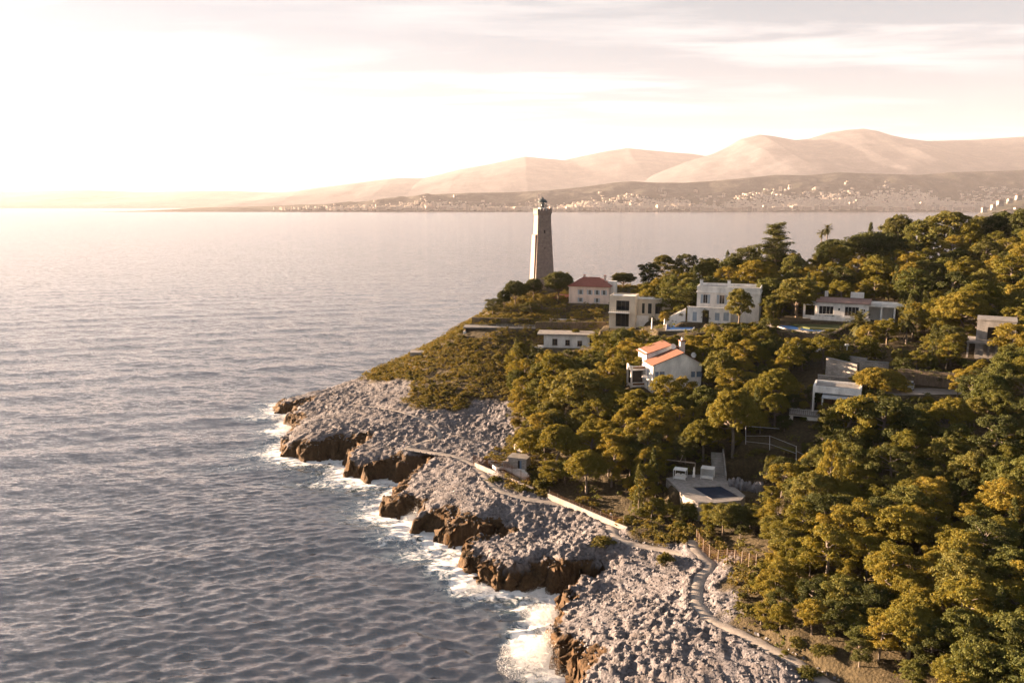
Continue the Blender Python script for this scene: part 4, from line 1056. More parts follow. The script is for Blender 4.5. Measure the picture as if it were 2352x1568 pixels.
for sx, sy in ((0,-1),(0,1),(1,0),(-1,0)):
    for k in range(5):
        a = -2.55 + 5.1*k/4
        x0, y0 = (a, sy*2.79) if sy else (sx*2.79, a)
        MB().box(x0-0.42 if sy else x0-0.2, x0+0.42 if sy else x0+0.2, y0-0.2 if sy else y0-0.42, y0+0.2 if sy else y0+0.42, 30.9, 31.75).build('merlon', 'tower_stone', g_)
    if sy < 0 or sx < 0:
        for k in range(7):
            a = -2.55 + 5.1*k/6
            (MB().hexa([(a-.2,sy*2.72-0.0,28.9),(a+.2,sy*2.72,28.9),(a+.2,sy*2.5,28.9),(a-.2,sy*2.5,28.9)],[(a-.2,sy*2.96,29.88),(a+.2,sy*2.96,29.88),(a+.2,sy*2.6,29.88),(a-.2,sy*2.6,29.88)]) if sy else
             MB().hexa([(sx*2.72,a-.2,28.9),(sx*2.72,a+.2,28.9),(sx*2.5,a+.2,28.9),(sx*2.5,a-.2,28.9)],[(sx*2.96,a-.2,29.88),(sx*2.96,a+.2,29.88),(sx*2.6,a+.2,29.88),(sx*2.6,a-.2,29.88)])).build('corbel', 'tower_stone', g_)
for zz in (8, 15, 22): bx('slit_window', 'recess_shade', t, -0.28, 0.28, -3.75+zz*0.0405-0.16, -3.75+zz*0.0405+0.3, zz, zz+1.3)
ln = MB().lathe([(1.75, 30.92), (1.75, 32.0), (1.62, 32.02), (1.62, 32.15)], 16).build('lantern_base', 'white_paint', t)
MB().lathe([(1.52, 32.15), (1.52, 34.25)], 16).build('lantern_pane', 'lantern_glass', t)
for k in range(12):
    a = k*math.pi/6; MB().bar((1.6*math.cos(a), 1.6*math.sin(a), 32.1), (1.6*math.cos(a), 1.6*math.sin(a), 34.3), 0.09).build('glazing_bar', 'lamp_metal', t)
MB().lathe([(0.25, 31.9), (0.55, 32.5), (0.75, 33.1), (0.55, 33.8), (0.3, 34.1)], 12).build('lens', 'zinc', t)
MB().lathe([(1.95, 34.2), (1.95, 34.42), (1.75, 34.5), (1.6, 34.95), (1.25, 35.35), (0.7, 35.65), (0.3, 35.75), (0.3, 36.1), (0.1, 36.2), (0.06, 36.9)], 16).build('dome', 'lamp_metal', t, True)
for k in range(12):
    a = k*math.pi/6 + 0.2; MB().bar((2.05*math.cos(a), 2.05*math.sin(a), 31.0), (2.05*math.cos(a), 2.05*math.sin(a), 32.9), 0.04).build('rail_post', 'lamp_metal', t)
for zz in (32.4, 32.88):
    MB().tube([(2.05*math.cos(k*math.pi/8), 2.05*math.sin(k*math.pi/8), zz) for k in range(17)], 0.025, 4, False).build('rail', 'lamp_metal', t)

# --- the keeper's house
def hip(par, x0, x1, y0, y1, z, h, ov, mat, name='roof', ridge=None):
    a, b_, c, d = x0-ov, x1+ov, y0-ov, y1+ov; r = min(b_-a, d-c)/2*0.95; my = (c+d)/2
    return MB().add([(a,c,z),(b_,c,z),(b_,d,z),(a,d,z),(a+r,my,z+h),(b_-r,my,z+h),(a,c,z-.16),(b_,c,z-.16),(b_,d,z-.16),(a,d,z-.16)],
        [(0,1,5,4),(1,2,5),(2,3,4,5),(3,0,4),(6,7,1,0),(7,8,2,1),(8,9,3,2),(9,6,0,3),(9,8,7,6)]).build(name, mat, par)
t = thing('keeper_house', 'pink two-storey house with red hipped roof right of the lighthouse', 'house', S['keeper'], R(-16))
shell(t, 15, 9.5, 6.3, 'pink_plaster', [(x, x+1.0, 3.3, 5.1) for x in (-3.6, -0.2, 2.6, 5.2)] + [(x, x+1.0, 0.5, 2.1) for x in (-3.6, 2.6)], holes_r=[(2.5, 3.5, 3.3, 5.1), (6, 7, 3.3, 5.1)])
inner(t, 15, 9.5, 6)
for x in (-3.6, -0.2, 2.6, 5.2): win(t, x, x+1.0, 3.3, 5.1, 0, shut='pale_blue_paint')
for x in (-3.6, 2.6): win(t, x, x+1.0, 0.5, 2.1, 0, shut='pale_blue_paint')
for y in (2.5, 6.0): win(t, y, y+1.0, 3.3, 5.1, 7.5, side='R')
rf = hip(t, -7.5, 7.5, 0, 9.5, 6.35, 3.1, 0.5, 'red_tiles'); bx('cornice', 'cream_plaster', t, -7.7, 7.7, -0.2, 9.7, 5.98, 6.18)
for cx in (-3.2, 4.6): bx('chimney', 'pink_plaster', t, cx, cx+0.8, 5.2, 6.0, 7.8, 10.0); bx('chimney_cap', 'red_tiles', t, cx-.1, cx+.9, 5.1, 6.1, 10.0, 10.15)
bx('corner_tower', 'white_plaster', t, 6.2, 9.2, 5.0, 8.6, -2, 7.9)
t = thing('keeper_annex', 'low outbuilding with long red tiled roof in front of the keeper house', 'outbuilding', at(1318, 700, 28.6), R(-13))
shell(t, 17, 5, 2.4, 'pink_plaster', [(-6, -5, .6, 1.8), (-2, -1.1, 0, 2.0), (2.4, 3.4, .6, 1.8), (5.5, 6.5, .6, 1.8)]); inner(t, 17, 5, 2.2)
for x in (-6, 2.4, 5.5): win(t, x, x+1, .6, 1.8, 0)
bx('door', 'brown_wood', t, -2, -1.1, 0.08, 0.16, 0, 2.0); hip(t, -8.5, 8.5, 0, 5, 2.45, 1.4, 0.5, 'red_tiles')

# --- the beige modern villa
t = thing('beige_villa', 'tall beige cube villa with two big dark recessed openings one above another', 'villa', S['modern'], R(-17))
shell(t, 8.6, 8, 10.8, 'cream_plaster', [(-2.0, 2.3, 5.9, 9.2), (-2.1, 2.3, 0.6, 5.1)], z0=-3)
fl = MB().box(-4.0, 4.0, 0.3, 7.7, 5.2, 5.5).build('floor', 'concrete', t); bx('roof', 'white_plaster', t, -4.04, 4.04, 0.26, 7.74, 10.2, 10.45)
for zz0, zz1 in ((5.55, 9.6), (0.0, 5.1)):
    g0 = bx('glazing', 'window_glass', t, -3.9, 3.9, 2.0, 2.06, zz0, zz1)
    for k in range(4): bx('mullion', 'lamp_metal', g0, -2.0+k*1.4-.04, -2.0+k*1.4+.04, 1.9, 1.98, zz0, zz1)
bx('balcony', 'white_paint', t, -4.3, 2.5, -1.6, 0.02, 5.18, 5.44)
for k in range(11): MB().bar((-4.2+k*.66, -1.5, 5.4), (-4.2+k*.66, -1.5, 6.4), 0.04).build('baluster', 'lamp_metal', t)
bx('handrail', 'lamp_metal', t, -4.25, 2.45, -1.53, -1.47, 6.4, 6.46)
w_ = MB().wall(4.31, 15, 2, 9.4, 5.0, 5.25, [(5.8, 6.7, 4.6, 8.0), (7.8, 9.0, 4.6, 8.0), (10.2, 12.4, 4.6, 8.0)]).box(4.31, 15, 5.26, 13, 2, 9.1).build('wing_wall', 'cream_plaster', t)
for x0, x1 in ((5.8, 6.7), (7.8, 9.0), (10.2, 12.4)): win(t, x0, x1, 4.6, 8.0, 5.0, frame='lamp_metal', sill=False)
bx('wing_roof', 'white_plaster', t, 4.2, 15.4, 4.5, 13.3, 9.4, 9.75)
for x in (9.6, 13.0): bx('column', 'cream_plaster', t, x, x+0.5, 4.55, 4.95, -2, 9.4)
bx('side_wall', 'white_plaster', t, 4.31, 8.2, 3.6, 4.0, -2, 4.0)

# --- the white villa with terrace
t = thing('white_villa', 'white two-storey villa with flat parapet roof, blue shutters and projecting terrace', 'villa', S['villa'], R(-20))
hf = [(-6.6, -5.2, 5.6, 8.4), (-1.6, 0.0, 5.6, 8.4), (6.0, 7.4, 5.6, 8.4)]
shell(t, 19, 12, 10.2, 'white_plaster', hf, x0=-8.5); inner(t, 19, 12, 9.8, x0=-8.5)
for h in hf:
    win(t, *h, 0, bars=1, shut=None)
    for a, b_ in ((h[0]-0.75, h[0]-0.02), (h[1]+0.02, h[1]+0.75)): bx('shutter', 'pale_blue_paint', t, a, b_, -0.08, -0.005, h[2], h[3])
bx('cornice', 'white_plaster', t, -8.75, 10.75, -0.28, 12.25, 8.95, 9.25)
MB().wall(-8.6, 10.6, 10.2, 11.0, -0.08, 0.2).wall(-8.6, 10.6, 10.2, 11.0, 11.8, 12.1).box(-8.6, -8.3, 0.2, 11.8, 10.2, 11.0).box(10.3, 10.6, 0.2, 11.8, 10.2, 11.0).build('parapet', 'white_plaster', t)
bx('roof', 'concrete', t, -8.24, 10.24, 0.26, 11.74, 9.9, 10.15)
for cx in (-8.4, 0.2): bx('chimney', 'white_plaster', t, cx, cx+0.9, 5.5, 6.3, 10.16, 12.4); bx('chimney_cap', 'concrete', t, cx-.1, cx+1.0, 5.4, 6.4, 12.4, 12.55)
hp = [(-9.2, -7.9, 0.3, 3.2), (-6.2, -4.2, 0, 3.9), (-2.4, -1.0, 0.8, 3.2), (0.2, 1.8, 0.8, 3.4)]
MB().wall(-10.8, 2.4, -2, 4.6, -3.6, -3.35, hp).box(-10.8, -10.55, -3.34, -0.02, -2, 4.6).box(2.15, 2.4, -3.34, -0.02, -2, 4.6).build('porch_wall', 'white_plaster', t)
bx('terrace', 'paving', t, -10.5, 2.1, -3.3, -0.02, 4.2, 4.5); bx('terrace_coping', 'white_plaster', t, -11, 2.6, -3.8, -3.2, 4.6, 4.85); bx('interior_shade', 'recess_shade', t, -10, 1.8, -2.6, -0.3, -1, 4.1)
bx('shutter', 'pale_blue_paint', t, -9.2, -7.9, -3.5, -3.42, 0.3, 3.2); bx('shutter', 'pale_blue_paint', t, -2.4, -1.0, -3.5, -3.42, 0.8, 3.2); bx('shutter', 'pale_blue_paint', t, 0.2, 1.8, -3.5, -3.42, 0.8, 3.4)
vn = [(-5.2+random.gauss(0, .55), -3.75, 1.2+k*0.25, 0.45, 0.5, random.random()) for k in range(12)]
link_mesh('vine', leaf_mesh('vine', [leaves(vn, np.random.default_rng(3), 40, 0.14)], 'scrub_leaves'), None, t)
st = thing('villa_stairs', 'white outside staircase running down left of the white villa', 'staircase', S['villa'] + Vector((-11.6, 2.0, -0.3)), R(168))
for k in range(14): bx('step', 'white_plaster', st, k*0.42, k*0.42+0.43, -0.8, 0.8, -2.0, 3.4-k*0.24)
MB().hexa([(0,-1.05,-2),(6,-1.05,-2),(6,-0.82,-2),(0,-0.82,-2)],[(0,-1.05,4.3),(6,-1.05,0.9),(6,-0.82,0.9),(0,-0.82,4.3)]).build('side_wall', 'white_plaster', st)
MB().hexa([(0,0.82,-2),(6,0.82,-2),(6,1.05,-2),(0,1.05,-2)],[(0,0.82,4.3),(6,0.82,0.9),(6,1.05,0.9),(0,1.05,4.3)]).build('side_wall', 'white_plaster', st)

# --- the long low villa
t = thing('long_villa', 'long low white villa with shallow red roof and columned wings', 'villa', S['longvilla'], R(-26))
hl = [(-6.6, -2.6, 1.6, 4.0), (-1.4, -0.8, 2.8, 3.6), (0.4, 4.2, 1.4, 4.1), (5.4, 5.9, 2.8, 3.6)]
shell(t, 14, 9, 5.2, 'white_plaster', hl, x0=-7.2); inner(t, 14, 9, 5, x0=-7.2)
for h in hl: win(t, *h, 0, frame='white_paint', bars=3 if h[1]-h[0] > 2 else 0)
MB().add([(-7.6,-.5,5.2),(7.2,-.5,5.2),(7.2,9.5,5.2),(-7.6,9.5,5.2),(-7.6,4.5,6.2),(7.2,4.5,6.2),(-7.6,-.5,5.02),(7.2,-.5,5.02),(7.2,9.5,5.02),(-7.6,9.5,5.02)],
  [(0,1,5,4),(2,3,4,5),(3,0,4),(1,2,5),(6,7,1,0),(7,8,2,1),(8,9,3,2),(9,6,0,3),(9,8,7,6)]).build('roof', 'faded_tiles', t)
for cx, s_ in ((-5.6, .9), (1.5, 3.6)): bx('chimney', 'white_plaster', t, cx, cx+s_, 4.2, 5.2, 6.3, 7.9)
MB().wall(6.82, 17.2, 4.3, 5.3, 1.2, 1.5).box(6.82, 17.2, 1.52, 7, 5.0, 5.32).build('wing_roof', 'white_plaster', t)
for x in (9.8, 13.2, 16.6): bx('column', 'white_plaster', t, x, x+.5, 1.55, 2.05, -1.5, 4.98)
bx('wing_wall', 'white_plaster', t, 6.84, 13, 5.4, 5.7, -1.5, 4.98)
MB().wall(-11, -7.22, -1, 4.6, 0.4, 0.7, [(-10.4, -7.8, 1.0, 4.0)]).box(-11, -7.22, 0.72, 5, 4.3, 4.62).build('loggia', 'white_plaster', t)
MB().wall(-8.6, 7.4, -2.0, 1.2, -1.9, -1.65).build('terrace_wall', 'white_plaster', t); bx('terrace', 'paving', t, -8.5, 7.3, -1.64, -0.02, 0.2, 0.4)
for k in range(6): bx('step', 'paving', t, 0.2, 3.8, -1.95-(k+1)*0.35, -1.95-k*0.35, -1.5, 0.1-k*0.2)
bx('post_base', 'white_plaster', t, 10.2, 12.4, -4.2, -2.4, -2, 1.4)

# --- the concrete frame house
t = thing('frame_house', 'grey concrete frame of a two-storey house with square dark openings at right', 'building', S['frame'], R(-31))
MB().wall(-2.7, 5, 3.9, 8.7, 0, .35, [(-0.5, 1.6, 4.3, 7.2)]).box(-2.7, -2.35, 0.36, 7, 3.9, 8.7).build('upper_wall', 'concrete', t)
bx('roof', 'concrete', t, -2.8, 5.1, -0.2, 7.2, 8.7, 9.0); bx('slab', 'concrete', t, -4.4, 5, -1.6, 7, 3.45, 3.88); bx('interior_shade', 'recess_shade', t, -2.3, 5, 2.2, 6.8, -1, 8.4)
for x in (-4.3, -2.6, -0.2, 1.4, 3.4): bx('column', 'concrete', t, x, x+(0.4 if x != -2.6 else 1.6), -1.3, -0.9, -2.5, 3.44)
bx('lower_wall', 'concrete', t, -2.7, 5, 0.5, 0.8, -2.5, 3.44)
wl_ = thing('garden_wall', 'rough stone retaining wall below the concrete frame house', 'wall', at(2245, 842, 29.6), R(-3)); MB().hexa([(-7,0,-3),(6,0,-3),(6,.6,-3),(-7,.6,-3)],[(-7,0,1.0),(6,0,0.7),(6,.6,0.7),(-7,.6,1.0)]).build('wall', 'rubble_stone', wl_); bx('coping', 'concrete', wl_, -7.1, 6.1, -.1, .7, 1.02, 1.12)

# --- the white house with orange roof
hp_ = at(1498, 908, 20.0)
t = thing('white_house', 'white gabled house with orange tile roof and arched blue windows among pines', 'house', hp_, R(8))
HW, HL = 12.4, 9.6
MB().wall(0.25, HW, -3, 7.6, 0, .25, [(0.6, 1.5, 4.1, 5.9), (1.75, 3.0, 4.1, 5.9), (9.8, 10.8, 4.3, 5.7), (11.2, 12.6, 4.3, 5.7)]).build('wall', 'white_plaster', t)
MB().add([(0,0,7.6),(HW,0,7.6),(7.6,0,10.4),(0,.25,7.6),(HW,.25,7.6),(7.6,.25,10.4)], [(0,1,2),(5,4,3),(0,2,5,3),(1,4,5,2)]).build('gable', 'white_plaster', t)
lw = MB().wall(0.26, HL-.3, -3, 7.6, 0, .25, [(3.2, 4.5, 4.0, 6.4), (3.2, 4.5, 0.3, 2.8)]); lw.v = [(vy, vx, vz) for vx, vy, vz in lw.v]; lw.f = [f[::-1] for f in lw.f]; lw.build('wall', 'white_plaster', t)
bx('wall', 'white_plaster', t, HW-.25, HW, .26, HL, -3, 7.6); bx('wall', 'white_plaster', t, .26, HW-.26, HL-.25, HL, -3, 8.2); bx('interior_shade', 'recess_shade', t, .7, HW-.7, .8, HL-.8, -2, 7.4)
bx('wall', 'white_plaster', t, 0, .255, 0, .25, -3, 7.6)
def slope(name, mat, par, a, b_, c, d, th=.18):
    a, b_, c, d = map(Vector, (a, b_, c, d)); n = Vector((0, 0, -th)); return MB().hexa([a+n, b_+n, c+n, d+n], [a, b_, c, d]).build(name, mat, par)
slope('roof', 'orange_tiles', t, (-.5,-.45,7.50), (7.6,-.45,10.62), (7.6,HL-3.2,10.62), (-.5,HL-3.2,7.50)); slope('roof', 'orange_tiles', t, (7.605,-.45,10.62), (HW+.5,-.45,7.50), (HW+.5,HL-3.2,7.50), (7.605,HL-3.2,10.62))
bx('wall', 'white_plaster', t, 0.3, HW-2.0, HL-3.2, HL+3.6, 6.2, 9.4)
slope('roof', 'orange_tiles', t, (-.3,HL-3.5,9.1), (6.8,HL-3.5,11.4), (6.8,HL+4,11.4), (-.3,HL+4,9.1)); slope('roof', 'orange_tiles', t, (6.805,HL-3.5,11.4), (HW-1.6,HL-3.5,9.9), (HW-1.6,HL+4,9.9), (6.805,HL+4,11.4))
MB().add([(0.3,HL-3.2,9.2),(HW-2,HL-3.2,9.2),(6.8,HL-3.2,11.2),(0.3,HL-3.0,9.2),(HW-2,HL-3.0,9.2),(6.8,HL-3.0,11.2)], [(0,1,2),(5,4,3),(0,2,5,3),(1,4,5,2)]).build('gable', 'white_plaster', t)
bx('chimney', 'pink_plaster', t, 8.6, 9.8, HL-4.6, HL-3.6, 9.5, 12.4); bx('chimney_cap', 'orange_tiles', t, 8.4, 10.0, HL-4.8, HL-3.4, 12.4, 12.65); bx('chimney_pot', 'white_plaster', t, 9.0, 9.4, HL-4.3, HL-3.9, 12.65, 13.3)
for cx, cy, cz in ((6.9, HL-3.9, 11.0), (11.7, 4.0, 9.0)):
    d_ = MB().lathe([(0.02, 0), (0.35, .05), (0.62, .18), (0.7, .3), (0.66, .3), (0.3, .1), (0.02, .06)], 14); rm = Matrix.Rotation(R(70), 4, 'X'); d_.v = [tuple(rm @ Vector(p) + Vector((cx, cy, cz))) for p in d_.v]
    o = d_.build('satellite_dish', 'white_paint', t, True); MB().bar((cx, cy+.1, cz-1.2), (cx, cy+.1, cz+.2), .07).build('mast', 'zinc', o)
def arch(par, x0, x1, z0, z1, mat):
    c = (x0+x1)/2; r = (x1-x0)/2; pts = [(x0, z0), (x1, z0)] + [(c + r*math.cos(k*math.pi/8), z1-r + r*math.sin(k*math.pi/8)) for k in range(9)]
    n = len(pts); MB().add([(x, .06, z) for x, z in pts] + [(x, .2, z) for x, z in pts], [tuple(range(n)), tuple(range(2*n-1, n-1, -1))] + [(i, n+i, n+(i+1) % n, (i+1) % n) for i in range(n)]).build('window', mat, par)
for h in ((0.6, 1.5, 4.1, 5.9), (1.75, 3.0, 4.1, 5.9), (9.8, 10.8, 4.3, 5.7), (11.2, 12.6, 4.3, 5.7)): arch(t, h[0]+.01, h[1]-.01, h[2]+.01, h[3]-.01, 'blue_paint')
for z0, z1 in ((4.0, 6.4), (0.3, 2.8)):
    w = MB().box(.06, .12, 3.22, 4.48, z0+.02, z1-.02).build('shutter_door', 'pale_blue_paint', t)
    for k in range(7): bx('slat', 'blue_paint', w, .03, .058, 3.3, 4.4, z0+.2+k*.3, z0+.3+k*.3)
    n = 12; ring = [(-1.5*math.sin(k*math.pi/n), 3.85 - 1.75*math.cos(k*math.pi/n)) for k in range(n+1)]
    bl = MB().add([(x, y, z0-.25) for x, y in ring] + [(x, y, z0-.02) for x, y in ring], [tuple(range(n+1))[::-1], tuple(range(n+1, 2*n+2))] + [(i, i+1, n+2+i, n+1+i) for i in range(n)] + [(n, 0, n+1, 2*n+1)]).build('balcony', 'white_plaster', t)
    for k in range(n+1): MB().bar((ring[k][0], ring[k][1], z0-.02), (ring[k][0], ring[k][1], z0+.95), .035).build('baluster', 'lamp_metal', bl)
    MB().tube([(x, y, z0+.97) for x, y in ring], .03, 4, False).build('handrail', 'lamp_metal', bl)
lg = MB(); X0, X1, Y0, Y1 = -3.6, -0.02, 6.4, HL+.6
lg.box(X0, X0+.4, Y0, Y0+.4, -3, 6.2).box(X0, X0+.4, Y1-.4, Y1, -3, 6.2).box(X0, X1, Y0, Y1, 5.0, 5.35).box(X0, X1, Y0, Y0+.22, 5.36, 6.1).box(X0, X0+.22, Y0+.23, Y1, 5.36, 6.1).box(X0, X1, Y0, Y1, 0.8, 1.15).box(X0, X1, Y0+.41, Y0+.6, -3, .79).box(X0, X1, Y0, Y0+.2, 1.16, 1.9).build('loggia', 'white_plaster', t)
bx('loggia_panel', 'brown_wood', t, X0+.5, X1, Y0-.03, Y0-.005, 5.5, 5.95); bx('loggia_panel', 'brown_wood', t, X0+.5, X1, Y0-.03, Y0-.005, 1.25, 1.75); bx('interior_shade', 'recess_shade', t, X0+.6, X1-.02, Y0+1.6, Y1-.4, 1.2, 4.9)

# --- the flat-roofed villa, its terraces and drive
fp = at(1864, 944, 22.4)
t = thing('flat_villa', 'white villa with stepped flat roofs and dark doors above the shady wood', 'villa', fp, R(-25))
MB().box(0, .35, 0, 7, -4.5, 5.6).box(.36, 9.5, 0, .3, 4.2, 5.6).box(.36, 9.5, 6.7, 7, -4, 5.6).box(9.2, 9.5, .31, 6.69, -4, 5.6).build('wall', 'white_plaster', t)
bx('roof', 'concrete', t, .37, 9.18, .32, 6.68, 4.9, 5.2); bx('interior_shade', 'recess_shade', t, .6, 9.0, 2.4, 6.5, -3.5, 4.3)
for k in range(5): bx('door', 'brown_wood', t, .9+k*1.55, .9+k*1.55+1.42, 2.2, 2.3, 0, 3.6)
cn = bx('canopy', 'zinc', t, 2.0, 11.6, -3.0, 1.9, 3.72, 3.92)
for k in range(16): bx('canopy_rib', 'zinc', cn, 2.05+k*.6, 2.13+k*.6, -2.95, 1.85, 3.921, 3.99)
for x in (2.05, 5.2, 11.3): bx('column', 'white_paint', t, x, x+.28, -2.9, -2.62, -.1, 3.71)
bx('floor', 'paving', t, -4.2, 10, -3.6, 2.1, -.35, -.02); MB().wall(-4.2, 10, -5.5, -.36, -3.3, -3.0, [(-3.4, -.6, -3.0, -.6), (1.5, 5, -3, -.6)]).build('base_wall', 'white_plaster', t); bx('interior_shade', 'recess_shade', t, -4.0, 9.8, -2.2, 2, -5, -.4)
for k in range(15): MB().bar((-4.1+k*.42, -3.5, 0), (-4.1+k*.42, -3.5, .95), .04).build('baluster', 'white_paint', t)
bx('handrail', 'white_paint', t, -4.2, 1.9, -3.54, -3.46, .95, 1.02)
def rubble(name, label, q0, q1, h0, h1, th=.7, mat='rubble_stone', cop='concrete', cat='wall', down=3.0):
    """a stone wall between two places (photo point, height of its top)"""
    a, b_ = at(*q0), at(*q1); mid = (a+b_)/2; rz = math.atan2(b_.y-a.y, b_.x-a.x); L = (b_.to_2d()-a.to_2d()).length
    w = thing(name, label, cat, (mid.x, mid.y, 0), rz)
    MB().hexa([(-L/2,0,a.z-down),(L/2,0,b_.z-down),(L/2,th,b_.z-down),(-L/2,th,a.z-down)], [(-L/2,0,a.z),(L/2,0,b_.z),(L/2,th,b_.z),(-L/2,th,a.z)]).build('wall_face', mat, w)
    if cop: MB().hexa([(-L/2-.08,-.08,a.z+.004),(L/2+.08,-.08,b_.z+.004),(L/2+.08,th+.08,b_.z+.004),(-L/2-.08,th+.08,a.z+.004)], [(-L/2-.08,-.08,a.z+.12),(L/2+.08,-.08,b_.z+.12),(L/2+.08,th+.08,b_.z+.12),(-L/2-.08,th+.08,a.z+.12)]).build('coping', cop, w)
    return w
rubble('terrace_wall', 'tall pale stone terrace wall above the flat-roofed villa', (1898,822,31.2), (1968,838,30.6), 0, 0, .8, down=6)
rubble('terrace_wall', 'lower step of the pale stone terrace above the flat roof', (1880,862,27.8), (1972,872,27.2), 0, 0, .8, down=4)
rubble('terrace_wall', 'grey stone wall below the white posts left of the tall terrace', (1812,812,29.6), (1862,818,29.4), 0, 0, .6, down=3.5)
rubble('terrace_wall', 'short grey stone wall right of the tall stone terrace', (1975,828,30.6), (2042,834,30.4), 0, 0, .6, down=3)
rubble('terrace_wall', 'low stone wall strip right of the lamp post', (1945,818,31), (1990,824,31), 0, 0, .5, down=1.2)
w = rubble('post_wall', 'white plastered wall topped with square posts above the terraces', (1796,788,31.0), (1922,802,30.6), 0, 0, .4, 'white_plaster', None, down=2.6)
for k in range(6): bx('post', 'white_plaster', w, -5.4+k*2.5, -4.9+k*2.5, -.06, .46, 29.5, 31.9)
lp = thing('lamp_post', 'slim pale lamp post with box head beside the terraces', 'lamp post', at(1944, 822, 29.8), 0); MB().bar((0,0,-.3), (0,0,3.0), .14).build('post', 'white_paint', lp); bx('lamp_head', 'white_paint', lp, -.55, .3, -.25, .25, 3.0, 3.4)
rubble('low_wall', 'low white ruin wall below the garden palm', (2014,788,31.6), (2108,800,31.2), 0, 0, .5, 'white_plaster', None, down=1.8)
ob = thing('stone_pillar', 'dark upright stone pillar behind the low white ruin wall', 'pillar', at(2038, 786, 31.0), 0); MB().hexa([(-.35,-.3,-.5),(.35,-.3,-.5),(.35,.3,-.5),(-.35,.3,-.5)],[(-.22,-.2,3.4),(.22,-.2,3.4),(.22,.2,3.4),(-.22,.2,3.4)]).build('pillar_shaft', 'concrete', ob)
bx('base', 'concrete', ob, -.55, .55, -.5, .5, -.6, .25)
d0 = S['drive']; dr = MB().add([(d0.x+a, d0.y+b_, 26.66) for a, b_ in ((-9,-3.2),(9,-2.2),(10.5,1.5),(4,3.6),(-6,3.4))], [(0,1,2,3,4)]).build('drive', 'path_gravel'); struct(dr)

# ------------------------------------------------------------------ pools, terraces, fences, paths
from mathutils.geometry import tessellate_polygon
def slab_with_hole(name, outer, hole, z, th, mat, par=None):
    polys = [[Vector((p[0], p[1], 0)) for p in outer]] + ([[Vector((p[0], p[1], 0)) for p in hole]] if hole else [])
    flatp = [p for q in polys for p in q]; tr = tessellate_polygon(polys); n = len(outer); mb = MB()
    vs_ = [(p.x, p.y, z) for p in flatp]
    def up(f):
        a, b_, c = (flatp[i] for i in f); return f if (b_-a).cross(c-a).z > 0 else f[::-1]
    mb.add(vs_, [up(f) for f in tr])
    for ring, sg in ((outer, 1), (hole or [], -1)):
        k = len(ring); ar = sum(ring[i][0]*ring[(i+1) % k][1] - ring[(i+1) % k][0]*ring[i][1] for i in range(k))
        for i in range(k):
            a, b_ = ring[i], ring[(i+1) % k]; q = [(a[0], a[1], z-th), (b_[0], b_[1], z-th), (b_[0], b_[1], z), (a[0], a[1], z)]
            mb.add(q, [(0,1,2,3) if ar*sg > 0 else (3,2,1,0)])
    return mb.build(name, mat, par)
PZ = 13.4
def q2(pts, z): return [tuple(at(u, v, z).to_2d()) for u, v in pts]
deck = q2([(1530,1097),(1576,1090),(1632,1088),(1664,1098),(1712,1138),(1702,1148),(1640,1154),(1604,1153),(1572,1140),(1556,1120)], PZ)
hole = q2([(1589.5,1118.3),(1656,1115.6),(1699.7,1140),(1635.6,1145.5)], PZ)
t = thing('pool_terrace', 'grey paved pool terrace cut into the wooded slope above the shore', 'terrace')
slab_with_hole('deck', deck, hole, PZ, 0.5, 'paving', t)
slab_with_hole('retaining_wall', [(p[0]*1.0, p[1]*1.0) for p in deck], None, PZ-0.51, 3.4, 'rubble_stone', t)
def inset(P, d):
    cx = sum(p[0] for p in P)/len(P); cy = sum(p[1] for p in P)/len(P); out = []
    for x, y in P:
        L = math.hypot(x-cx, y-cy); out.append((cx + (x-cx)*(L+d)/L, cy + (y-cy)*(L+d)/L))
    return out
slab_with_hole('pool_edge', inset(hole, .16), inset(hole, -.04), PZ+.03, .05, 'paving', t)
slab_with_hole('pool_water', inset(hole, -.02), None, PZ-.12, .2, 'pool_water', t)
# stairs up the bank behind the terrace
s0 = at(1652, 1098, PZ); t = thing('terrace_stairs', 'grey stone steps climbing the bank behind the pool terrace', 'staircase', s0, R(-8))
for k in range(12): bx('step', 'concrete', t, -1.1, 1.1, k*.5, k*.5+.52, -1+k*.26, .12+k*.3)
MB().hexa([(1.12,0,-1),(1.4,0,-1),(1.4,6,-1),(1.12,6,-1)],[(1.12,0,.7),(1.4,0,.7),(1.4,6,4.2),(1.12,6,4.2)]).build('side_wall', 'concrete', t)
p0, p1 = at(1529, 1074, 13.4), at(1594, 1099, PZ)
t = thing('gate_frame', 'thin pale timber crossbar frame standing behind the pool terrace', 'frame', p0)
q0 = atD(1529, 1055, p0.y) - p0; q1 = atD(1597, 1063, p1.y + 1) - p0
MB().bar((0,0,-1.5), q0, .13).build('post', 'grey_wood', t); MB().bar((q1.x, q1.y, PZ-p0.z), q1, .13).build('post', 'grey_wood', t); MB().bar(q0, q1, .15, .2).build('crossbar', 'grey_wood', t)
mid_ = (q0+q1)/2; MB().bar(mid_, mid_ + Vector((.5, 0, 1.3)), .1).build('spike', 'grey_wood', t)
